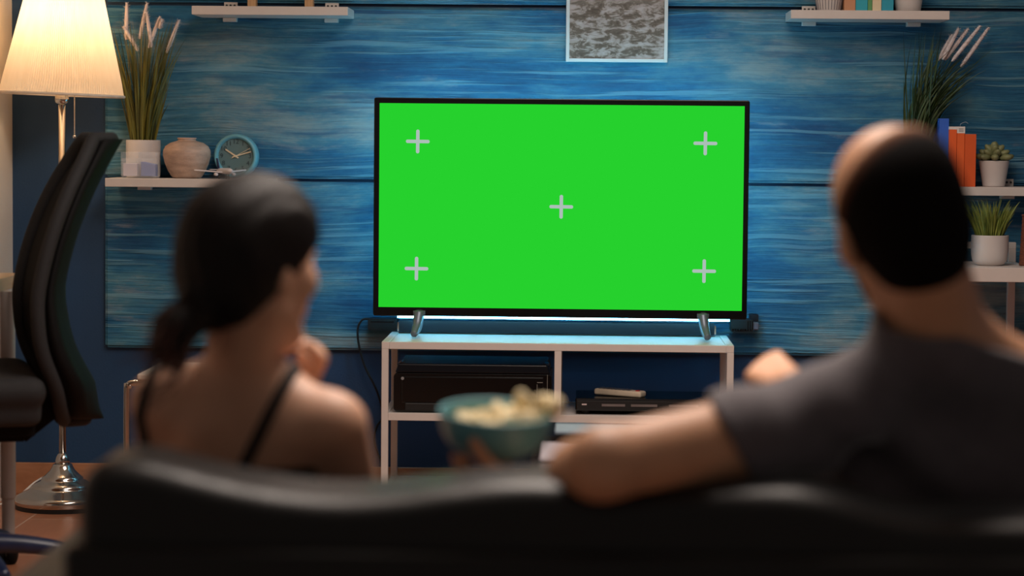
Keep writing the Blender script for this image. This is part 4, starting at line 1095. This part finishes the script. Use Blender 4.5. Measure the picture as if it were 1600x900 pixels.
def hand_prims(wr, d, n, side, curls, spread=.06, s=1.0, thumb=(35, 25), k=.007):
    """wr wrist point, d direction wrist->knuckles, n palm normal (the way fingers curl), side +1 thumb on (d x n) side"""
    d = Vector(d).normalized(); n = Vector(n); n = (n-d*n.dot(d)).normalized(); t = d.cross(n)*side; wr = Vector(wr)
    P_ = []
    def C(a, b_, ra, rb, k=k): P_.append(('cone', (a, b_, ra*s, rb*s), dict(k=k*s)))
    offs = (.030, .010, -.010, -.028); ml = (.088, .090, .085, .077)
    seg = ((.044, .026, .021), (.049, .030, .022), (.045, .028, .021), (.034, .021, .018)); rad = (.0090, .0094, .0090, .0080)
    tips = []
    for i in range(4):
        kn = wr+d*ml[i]*s+t*offs[i]*s
        C(wr+t*offs[i]*.55*s+d*.008*s, kn, .0145, .0115, .014)
        ang = 0; p = kn; dd0 = (d+t*spread*(1.5-i)*.8).normalized()
        for j in range(3):
            ang += curls[i][j]
            dd = dd0*math.cos(R(ang))+n*math.sin(R(ang)); q = p+dd*seg[i][j]*s
            C(p, q, rad[i]*(1-.08*j), rad[i]*(1-.08*(j+1)), .004 if j else .008); p = q
        tips.append(p)
    a0 = wr+t*.018*s+d*.014*s+n*.006*s
    dt = (d*math.cos(R(thumb[0]))+t*math.sin(R(thumb[0]))+n*.35).normalized(); a1 = a0+dt*.046*s
    dt2 = (dt+n*math.sin(R(thumb[1]))*.8+d*.2).normalized(); a2 = a1+dt2*.034*s; a3 = a2+(dt2+n*.3).normalized()*.027*s
    C(a0, a1, .0155, .0125, .014); C(a1, a2, .0115, .0102, .005); C(a2, a3, .0102, .0086, .004)
    return P_, tips
def cone(a, b_, ra, rb, k=.02): return ('cone', (tuple(a), tuple(b_), ra, rb), dict(k=k))
def ell(c, r, k=.03, M=None): return ('ell', (tuple(c), r, M), dict(k=k))
def skin(name, c):
    m = mat(name, c, .5, var=.06, scale=14, bump=.08, bscale=260)
    P = m.node_tree.nodes['Principled BSDF']; P.inputs['Subsurface Weight'].default_value = .12; P.inputs['Subsurface Radius'].default_value = (.012, .004, .002); P.inputs['Subsurface Scale'].default_value = 1.0
    return m
M_skinw = skin('warm_skin', (212, 164, 136)); M_skinm = skin('tan_skin', (206, 154, 120))
M_hairw = mat('dark_brown_hair', (18, 11, 8), .55, Specular_IOR_Level=.22, var=.35, scale=26, stretch=(6, 6, 1), bump=.3, bscale=60)
M_hairm = mat('black_short_hair', (10, 7, 6), .8, Specular_IOR_Level=.1, var=.35, scale=150, bump=.5, bscale=320)
M_tank = mat('black_top_fabric', (16, 14, 15), .8, var=.15, scale=80)
M_tee = mat('dark_grey_tshirt', (90, 83, 88), .85, var=.12, scale=50, bump=.2, bscale=300, Sheen_Weight=.5, Sheen_Roughness=.4)
M_jean = mat('dark_denim', (34, 42, 62), .8, var=.15, scale=120); M_blacktr = mat('dark_trousers', (26, 24, 28), .8, var=.15, scale=90)
def torso_leg(hip, knee, ank, rt=.078, rk=.055, ra=.036):
    hip, knee, ank = map(Vector, (hip, knee, ank)); cf = knee.lerp(ank, .3)+Vector((0, -.012, 0))
    return [cone(hip, knee, rt, rk, .03), cone(knee, cf, rk, rk*.98, .02), cone(cf, ank, rk*.98, ra, .02)]
def foot(ank, s=1.0):
    a = Vector(ank)
    return [cone(a+Vector((0, -.03, -.045)), a+Vector((0, .03, -.045)), .032*s, .032*s, .02), cone(a+Vector((0, .02, -.045)), a+Vector((.01, .15, -.056)), .033*s, .022*s, .02), cone(a, a+Vector((0, 0, -.05)), .036*s, .034*s, .02)]

# ---------------------------------------------------------------- woman
WYAW = R(-40)
hc = Vector(V(394, 413, 3.43)); HM = Matrix.Rotation(WYAW, 4, 'Z') @ Matrix.Rotation(R(-3), 4, 'X')
hp_, hw = head_prims(hc, HM, .99, True)
nb = Vector(V(382, 604, 3.475))
Ls, Rs = Vector(V(252, 628, 3.47)), Vector(V(524, 664, 3.45))
torso = [cone(hw((0, -.022, -.045)), nb, .048, .054, .03),
         cone(nb+Vector((0, .0, .005)), Ls+Vector((.03, 0, .012)), .046, .037, .03), cone(nb+Vector((0, 0, .005)), Rs+Vector((-.03, 0, .012)), .046, .037, .03),
         ell(V(385, 690, 3.505), (.135, .083, .115), .045), ell(Vector((hc.x, 3.60, .555)), (.118, .082, .12), .05), ell(Vector((hc.x, 3.70, .46)), (.112, .082, .11), .05),
         ell(Vector((hc.x, 3.79, .385)), (.150, .105, .088), .05), cone(V(320, 668, 3.45), V(345, 720, 3.47), .03, .03, .05), cone(V(455, 680, 3.44), V(430, 726, 3.46), .03, .03, .05)]
bust = [ell(Vector((hc.x-.07, 3.585, .665)), (.052, .05, .052), .03), ell(Vector((hc.x+.07, 3.575, .655)), (.052, .05, .052), .03)]
Le, Re = Vector((Ls.x-.01, 3.66, .49)), Vector((Rs.x+.028, 3.62, .49))
Rw = Vector(V(466, 618, 3.655)); Lw = Vector((hc.x-.08, 3.90, .50))
arms = [cone(Ls, Le, .046, .035, .03), cone(Le, Le.lerp(Lw, .3), .035, .036, .02), cone(Le.lerp(Lw, .3), Lw, .036, .024, .02),
        cone(Rs, Re, .047, .036, .03), cone(Re, Re.lerp(Rw, .3), .036, .037, .02), cone(Re.lerp(Rw, .3), Rw, .037, .025, .02)]
kd = (Vector(V(492, 545, 3.63))-Rw)
hR, _ = hand_prims(Rw, kd, (-.75, -.55, .15), +1, [(55, 50, 30), (62, 55, 30), (68, 60, 30), (72, 60, 30)], .03, .92, thumb=(22, 10))
hL, _ = hand_prims(Lw, (.45, .8, -.15), (.1, -.15, -1), +1, [(18, 22, 12)]*4, .06, .92)
legsw = torso_leg((hc.x-.085, 3.80, .375), (hc.x-.11, 4.22, .40), (hc.x-.12, 4.24, .10), .076, .052, .034)+torso_leg((hc.x+.085, 3.80, .375), (hc.x+.10, 4.22, .40), (hc.x+.10, 4.24, .10), .076, .052, .034)
feetw = foot((hc.x-.12, 4.24, .10), .9)+foot((hc.x+.10, 4.24, .10), .9)
lo, hi = (hc.x-.30, 3.24, .0), (hc.x+.32, 4.46, 1.10)
F = Field(lo, hi, .0058).run(torso+bust+arms+hp_+hR+hL+legsw+feetw)
wm = thing('person', 'woman with dark tied-back hair and black strap top, one hand at her mouth', 'person', (hc.x, 3.6, 0))
def put(name, F, m, root, it=1):
    me = F.mesh(name, it); me.transform(Matrix.Translation(-root.location)); return link(name, me, m, root)
bodyw = put('body', F, M_skinw, wm)
# hair
inv = np.array(HM.to_3x3().transposed())
def localf(fn, c=hc, inv=inv, s=.99):
    def g(x, y, z):
        px, py, pz = x-c.x, y-c.y, z-c.z
        q = [(inv[i][0]*px+inv[i][1]*py+inv[i][2]*pz)/s for i in range(3)]
        return fn(*q)
    return g
F = Field(hc-Vector((.2, .2, .28)), hc+Vector((.2, .2, .16)), .005)
F.ell(hw((0, -.014, .032)), (.088, .107, .096), HM, .01); F.ell(hw((0, -.045, -.02)), (.078, .075, .085), HM, .03)
F.ell(hw((0, .01, .045)), (.085, .088, .085), HM, .02)
F.cut(localf(lambda x, y, z: np.maximum((1.05*(y+.058)-.085-z)/1.45, (y-.080+.25*(z-.09)**2*0)*.8-.0*x)))
tail = [(0, -.085, -.060), (0, -.118, -.078), (-.002, -.140, -.092), (-.006, -.142, -.120), (-.002, -.128, -.145)]
rads = (.026, .026, .028, .024, .012)
for i in range(4): F.cone(hw(tail[i]), hw(tail[i+1]), rads[i], rads[i+1], .018)
x, y, z = F.grid(); F.f += localf(lambda x, y, z: .0011*np.sin(x*210+1.5*np.sin(z*40))+.0007*np.sin(x*430+y*60))(x, y, z).astype(np.float32)
hairw = put('hair', F, M_hairw, wm)
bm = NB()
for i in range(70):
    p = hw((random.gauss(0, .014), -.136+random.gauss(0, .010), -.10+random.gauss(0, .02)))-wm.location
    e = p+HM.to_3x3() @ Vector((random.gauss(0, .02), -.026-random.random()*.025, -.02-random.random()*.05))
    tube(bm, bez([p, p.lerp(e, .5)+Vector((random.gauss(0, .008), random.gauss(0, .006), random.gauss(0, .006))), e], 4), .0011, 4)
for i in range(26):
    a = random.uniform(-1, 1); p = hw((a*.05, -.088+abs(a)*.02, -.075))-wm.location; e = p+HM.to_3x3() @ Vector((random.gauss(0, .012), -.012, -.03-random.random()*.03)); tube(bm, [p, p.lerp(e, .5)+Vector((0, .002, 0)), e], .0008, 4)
obj('loose_strands', bm, mat('reddish_lit_hair', (78, 40, 26), .45, var=.2), hairw)  # reddish light on the thin hair edges put into the strand colour
bm = NB(); c0 = hw((0, -.104, -.071)); dr = (hw((0, -.118, -.078))-c0).normalized(); u = dr.orthogonal().normalized(); v = dr.cross(u)
tube(bm, [c0-wm.location+(u*math.cos(a)+v*math.sin(a))*.0275 for a in [2*PI*i/24 for i in range(24)]], .0035, 8, closed=True); obj('hair_tie', bm, M_tank, hairw, smooth=True)
eyes(wm, lambda p: hw(p)-wm.location, .99, HM, mat('brown_iris', (52, 34, 24), .2))
# top and straps
def line2d(p, q):
    (x0, z0), (x1, z1) = (p[0], p[2]), (q[0], q[2]); dx, dz = x1-x0, z1-z0; L = math.hypot(dx, dz); nx, nz = -dz/L, dx/L
    return lambda x, z: (x-x0)*nx+(z-z0)*nz
tz = at(390, 726, 3.42).z
F = Field(lo, (hi[0], 4.05, .80), .0058).run(torso[3:7]+torso[7:]+bust, .007)
base_f = F.f.copy()
x, y, z = F.grid()
F.cut(lambda x, y, z: np.maximum(z-(tz-.004+ .10*np.clip((y-3.5)/.12, 0, 1)*0), .36-z))
top = put('tank_top', F, M_tank, wm)
for pts in ((V(441, 612, 3.44), V(376, 734, 3.40)), (V(240, 584, 3.46), V(212, 660, 3.42), V(219, 735, 3.42))):
    F = Field(lo, (hi[0], 3.75, .86), .0045).run(torso+bust+arms[:1]+arms[3:4], .006)
    lf = [line2d(pts[i], pts[i+1]) for i in range(len(pts)-1)]
    zc = [p[2] for p in pts]
    def reg(x, y, z):
        d = np.abs(lf[0](x, z)) if len(lf) == 1 else np.where(z > zc[1], np.abs(lf[0](x, z)), np.abs(lf[1](x, z)))
        return np.maximum(d-.0085, tz-.03-z)+0*y
    F.cut(reg); 
    xs = pts[0][0]; F.cut(lambda x, y, z: np.abs(x-xs)-.12+0*y+0*z)
    me = F.mesh('strap', 0); me.transform(Matrix.Translation(-wm.location)); link('strap', me, M_tank, top)
F = Field(lo, hi, .0058).run(legsw+[torso[6]], .008)
F.cut(lambda x, y, z: np.maximum(z-.43-np.clip((y-3.76)*1.2, 0, .2), .10-z)+0*x); put('trousers', F, M_blacktr, wm)

# ---------------------------------------------------------------- man
MS = 1.08
mc = Vector(V(1404, 344, 3.27)); MM = Matrix.Rotation(R(16), 4, 'Z') @ Matrix.Rotation(R(-15), 4, 'Y') @ Matrix.Rotation(R(-8), 4, 'X')
hpm, mw = head_prims(mc, MM, MS)
nb = Vector(V(1462, 548, 3.33)); mx_ = nb.x
Ls, Rs = Vector(V(1262, 662, 3.25)), Vector(V(1655, 622, 3.36))
Le = Vector(V(944, 724, 3.05)); Lw = Vector(V(850, 778, 3.355))
Re = Vector((Rs.x+.02, 3.62, .55)); Rw = Vector(V(1236, 606, 3.86))
ntop = Vector(mw((0, -.030, -.045)))
torm = [cone(ntop, nb, .056, .062, .03), cone(ntop+Vector((.01, -.005, -.02)), nb+Vector((.02, 0, -.01)), .052, .06, .03),
        cone(nb, Ls+Vector((.03, 0, .02)), .056, .046, .04), cone(nb+Vector((0, 0, .012)), Rs+Vector((-.04, 0, .02)), .058, .050, .04),
        ell(V(1452, 668, 3.40), (.175, .105, .125), .06), ell(Vector((mx_, 3.50, .56)), (.150, .100, .13), .06), ell(Vector((mx_, 3.62, .46)), (.148, .105, .11), .06),
        ell(Vector((mx_, 3.74, .385)), (.158, .11, .09), .06), ell(V(1375, 745, 3.41), (.10, .085, .11), .07), ell(V(1540, 745, 3.43), (.10, .085, .11), .07)]
uparm = [cone(Ls, Ls.lerp(Le, .35), .056, .0525, .04), cone(Ls.lerp(Le, .35), Le, .0535, .0440, .02)]
rarm = [cone(Rs, Re, .058, .046, .04)]
fore = [cone(Le, Le.lerp(Lw, .3), .0440, .0455, .02), cone(Le.lerp(Lw, .3), Lw, .045, .029, .02), cone(Re, Re.lerp(Rw, .3), .045, .046, .02), cone(Re.lerp(Rw, .3), Rw, .046, .030, .02)]
hLm, tipsL = hand_prims(Lw, (-.66, .75, .03), (.12, .1, 1), -1, [(4, 26, 30), (6, 26, 30), (10, 28, 30), (16, 30, 30)], .06, 1.0, thumb=(44, 40))
hRm, _ = hand_prims(Rw, Vector(V(1192, 573, 3.93))-Rw, (.35, .3, -.8), -1, [(62, 72, 45), (66, 75, 45), (70, 78, 45), (74, 78, 45)], .02, 1.0, thumb=(18, 30))
legm = torso_leg((mx_-.095, 3.75, .38), (mx_-.15, 4.22, .42), (mx_-.16, 4.26, .10), .085, .06, .04)+torso_leg((mx_+.095, 3.75, .38), (mx_+.15, 4.22, .42), (mx_+.15, 4.26, .10), .085, .06, .04)
feetm = foot((mx_-.16, 4.26, .10))+foot((mx_+.15, 4.26, .10))
lo, hi = (-.30, 2.95, 0), (1.02, 4.50, 1.19)
F = Field(lo, hi, .0062).run(torm+uparm+rarm+fore+hpm+hLm+hRm+legm+feetm)
mn = thing('person', 'man with receding short dark hair in a grey T-shirt, arm stretched along the sofa back', 'person', (mx_, 3.5, 0))
put('body', F, M_skinm, mn)
inv2 = np.array(MM.to_3x3().transposed())
F = Field(mc-Vector((.18, .18, .2)), mc+Vector((.18, .18, .18)), .0048)
F.ell(mw((0, -.014, .032)), (.0755*MS, .096*MS, .086*MS), MM, .02, infl=.006); F.ell(mw((0, -.040, -.025)), (.066*MS, .068*MS, .075*MS), MM, .03, infl=.004)
def man_hair(x, y, z):
    bald = (.66*y+.75*z)-.037-.16*x        # skin over forehead and crown
    low = -.100-z+.9*np.maximum(0, y+.055)                             # nape line rising to the ears
    side = y-.008-.62*np.clip(z+.015, 0, .08)
    return np.maximum(np.maximum(bald, low), side)
F.cut(localf(man_hair, mc, inv2, MS)); hm_ = put('hair', F, M_hairm.copy(), mn)
# the hair thins out towards the bare crown: density stored per vertex
vs = np.zeros(len(hm_.data.vertices)*3, np.float32); hm_.data.vertices.foreach_get('co', vs); vs = vs.reshape(-1, 3)+np.array(mn.location)
q_ = (vs-np.array(mc)) @ inv2.T / MS
den = np.clip((.037+.16*q_[:, 0]-.66*q_[:, 1]-.75*q_[:, 2])/.030, 0, 1)
at_ = hm_.data.attributes.new('hair_cover', 'FLOAT', 'POINT'); at_.data.foreach_set('value', den.astype(np.float32))
nt, N, L, P = nodes(hm_.data.materials[0])
an = N.new('ShaderNodeAttribute'); an.attribute_name = 'hair_cover'
rr_ = N.new('ShaderNodeValToRGB'); e = rr_.color_ramp.elements; e[0].position = 0; e[0].color = rgb(206, 156, 122); e[1].position = 1; e[1].color = rgb(12, 8, 7); x_ = e.new(.45); x_.color = rgb(96, 60, 42)
L.new(an.outputs['Fac'], rr_.inputs[0]); L.new(rr_.outputs[0], P.inputs['Base Color'])
F = Field(mc-Vector((.18, .18, .2)), mc+Vector((.18, .18, .18)), .0048)
F.run([hpm[i] for i in (1, 2, 5)], .0035); F.cut(localf(lambda x, y, z: np.maximum(np.maximum(z+.046, -y+.006), np.maximum(-(np.abs(x)-.022), -(z+.066))*0-1+0*z), mc, inv2, MS))
put('beard', F, M_hairm, mn)
eyes(mn, lambda p: mw(p)-mn.location, MS, MM, mat('brown_iris', (52, 34, 24), .2))
# T-shirt
F = Field(lo, (hi[0], 3.95, .98), .0062).run(torm+uparm+rarm, .011)
x, y, z = F.grid()
F.f += (.0085*np.sin((x*.62+z*.9-y*.3)*44+2.4*np.sin(x*9+z*5))*(.5+.5*np.sin(x*13-z*6))*np.clip((z-.5)/.1, 0, 1)).astype(np.float32)
sl_ = line2d(V(1116, 636, 3.25), V(1171, 740, 3.25))
sgn = 1 if sl_(mx_, .7) > 0 else -1
NK = [V(1320, 430, 3.30), V(1385, 512, 3.30), V(1430, 522, 3.30), V(1490, 522, 3.30), V(1600, 556, 3.33), V(1680, 566, 3.33)]
def tee_cut(x, y, z):
    slv = -sgn*sl_(x, z)+0*y
    zl = np.interp(x, [a_[0] for a_ in NK], [a_[2] for a_ in NK]); neck = (z-zl)*.8+0*y
    rs = (Re.z*.42+Rs.z*.58)-z; rs = np.where(x > Rs.x-.03, rs, -1.0)
    return np.maximum(np.maximum(slv, neck), np.maximum(rs, .36-z))
F.cut(tee_cut); put('t_shirt', F, M_tee, mn)
F = Field(lo, (hi[0], hi[1], .6), .0062).run(legm+[torm[7]], .010)
F.cut(lambda x, y, z: np.maximum(z-.42-np.clip((y-3.70)*1.2, 0, .2), .10-z)+0*x); put('jeans', F, M_jean, mn)

# ================================================================== BOWL OF POPCORN
by = 3.45
b0 = Vector(V(772, 713, by)); Sb = pxm(by)
BR = Euler((R(-6.5), R(2.0), 0)).to_matrix()
bw = thing('bowl', 'teal bowl of popcorn held up between the two people', 'bowl', b0, rot=(R(6.5), R(2.5), 0))
BRm = Euler((R(6.5), R(2.5), 0)).to_matrix()
rim, bh = 90/Sb, 72/Sb
bm = NB()
outer = [(.030, 0), (.033, .0015), (.034, .005)] + [(.034+(rim-.034)*math.sin(t*PI/2)**.85, .005+(bh-.005)*(t**1.7)) for t in [i/14 for i in range(1, 15)]]
inner = [(r-.0035, z+.0005) for r, z in outer[:2:-1]]
lathe(bm, outer+[(rim-.0012, bh+.0016)]+inner+[(.0, .0085)], 64, cap=True)
obj('bowl_body', bm, mat('teal_glaze', (104, 166, 178), .4, var=.06, scale=12), bw, smooth=True)
bm = NB(); tube(bm, [(.031*math.cos(2*PI*i/40), .031*math.sin(2*PI*i/40), .0012) for i in range(40)], .0018, 6, closed=True); obj('foot_ring', bm, MATS['teal_glaze'], bw, smooth=True)
M_pop = mat('popcorn_cream', (238, 222, 180), .8, var=.14, scale=60)
pops = []
for v_ in range(5):
    F = Field((-.024,)*3, (.024,)*3, .0022)
    F.ell((0, 0, 0), (.009, .008, .008), None, .004)
    for q in range(6):
        d = Vector((random.gauss(0, 1), random.gauss(0, 1), random.gauss(0, 1))).normalized()*random.uniform(.006, .010); F.ell(d, (random.uniform(.006, .009),)*3, None, .003)
    me = F.mesh('popcorn', 0); me.materials.append(M_pop); pops.append(me)
placed = []
cand = []
for i in range(9000):
    a = random.uniform(0, 2*PI); r = (rim-.012)*math.sqrt(random.random())
    dome = bh-.018+.012*(1-(r/rim)**2)+.013*(r*math.cos(a)/rim)-.006*(r*math.sin(a)/rim)
    z = dome - random.choice((0, 0, 0, .018))
    rmax = .034+(rim-.034)*min(1, (max(z-.005, 0)/(bh-.005))**.6)-.014
    if r > rmax: continue
    cand.append(Vector((r*math.cos(a), r*math.sin(a), z)))
for c in cand:
    if all((c-q).length > .0215 for q in placed): placed.append(c)
    if len(placed) > 95: break
for c in (Vector((rim*.97, -.015, bh+.013)), Vector((rim*.78, .0, bh+.020)), Vector((rim*.50, -.005, bh+.020)), Vector((rim*.86, .03, bh+.012))): placed.append(c)
for i, c in enumerate(placed):
    o = bpy.data.objects.new('popcorn', pops[i % 5]); COL.objects.link(o)
    o.location = b0+BRm @ c; o.rotation_euler = (random.uniform(0, 6), random.uniform(0, 6), random.uniform(0, 6)); k = random.uniform(.9, 1.2); o.scale = (k, k, k)
    tag(o, 'cream popped kernel of popcorn in the heap filling the teal bowl', 'popcorn', 'popcorn in the teal bowl')
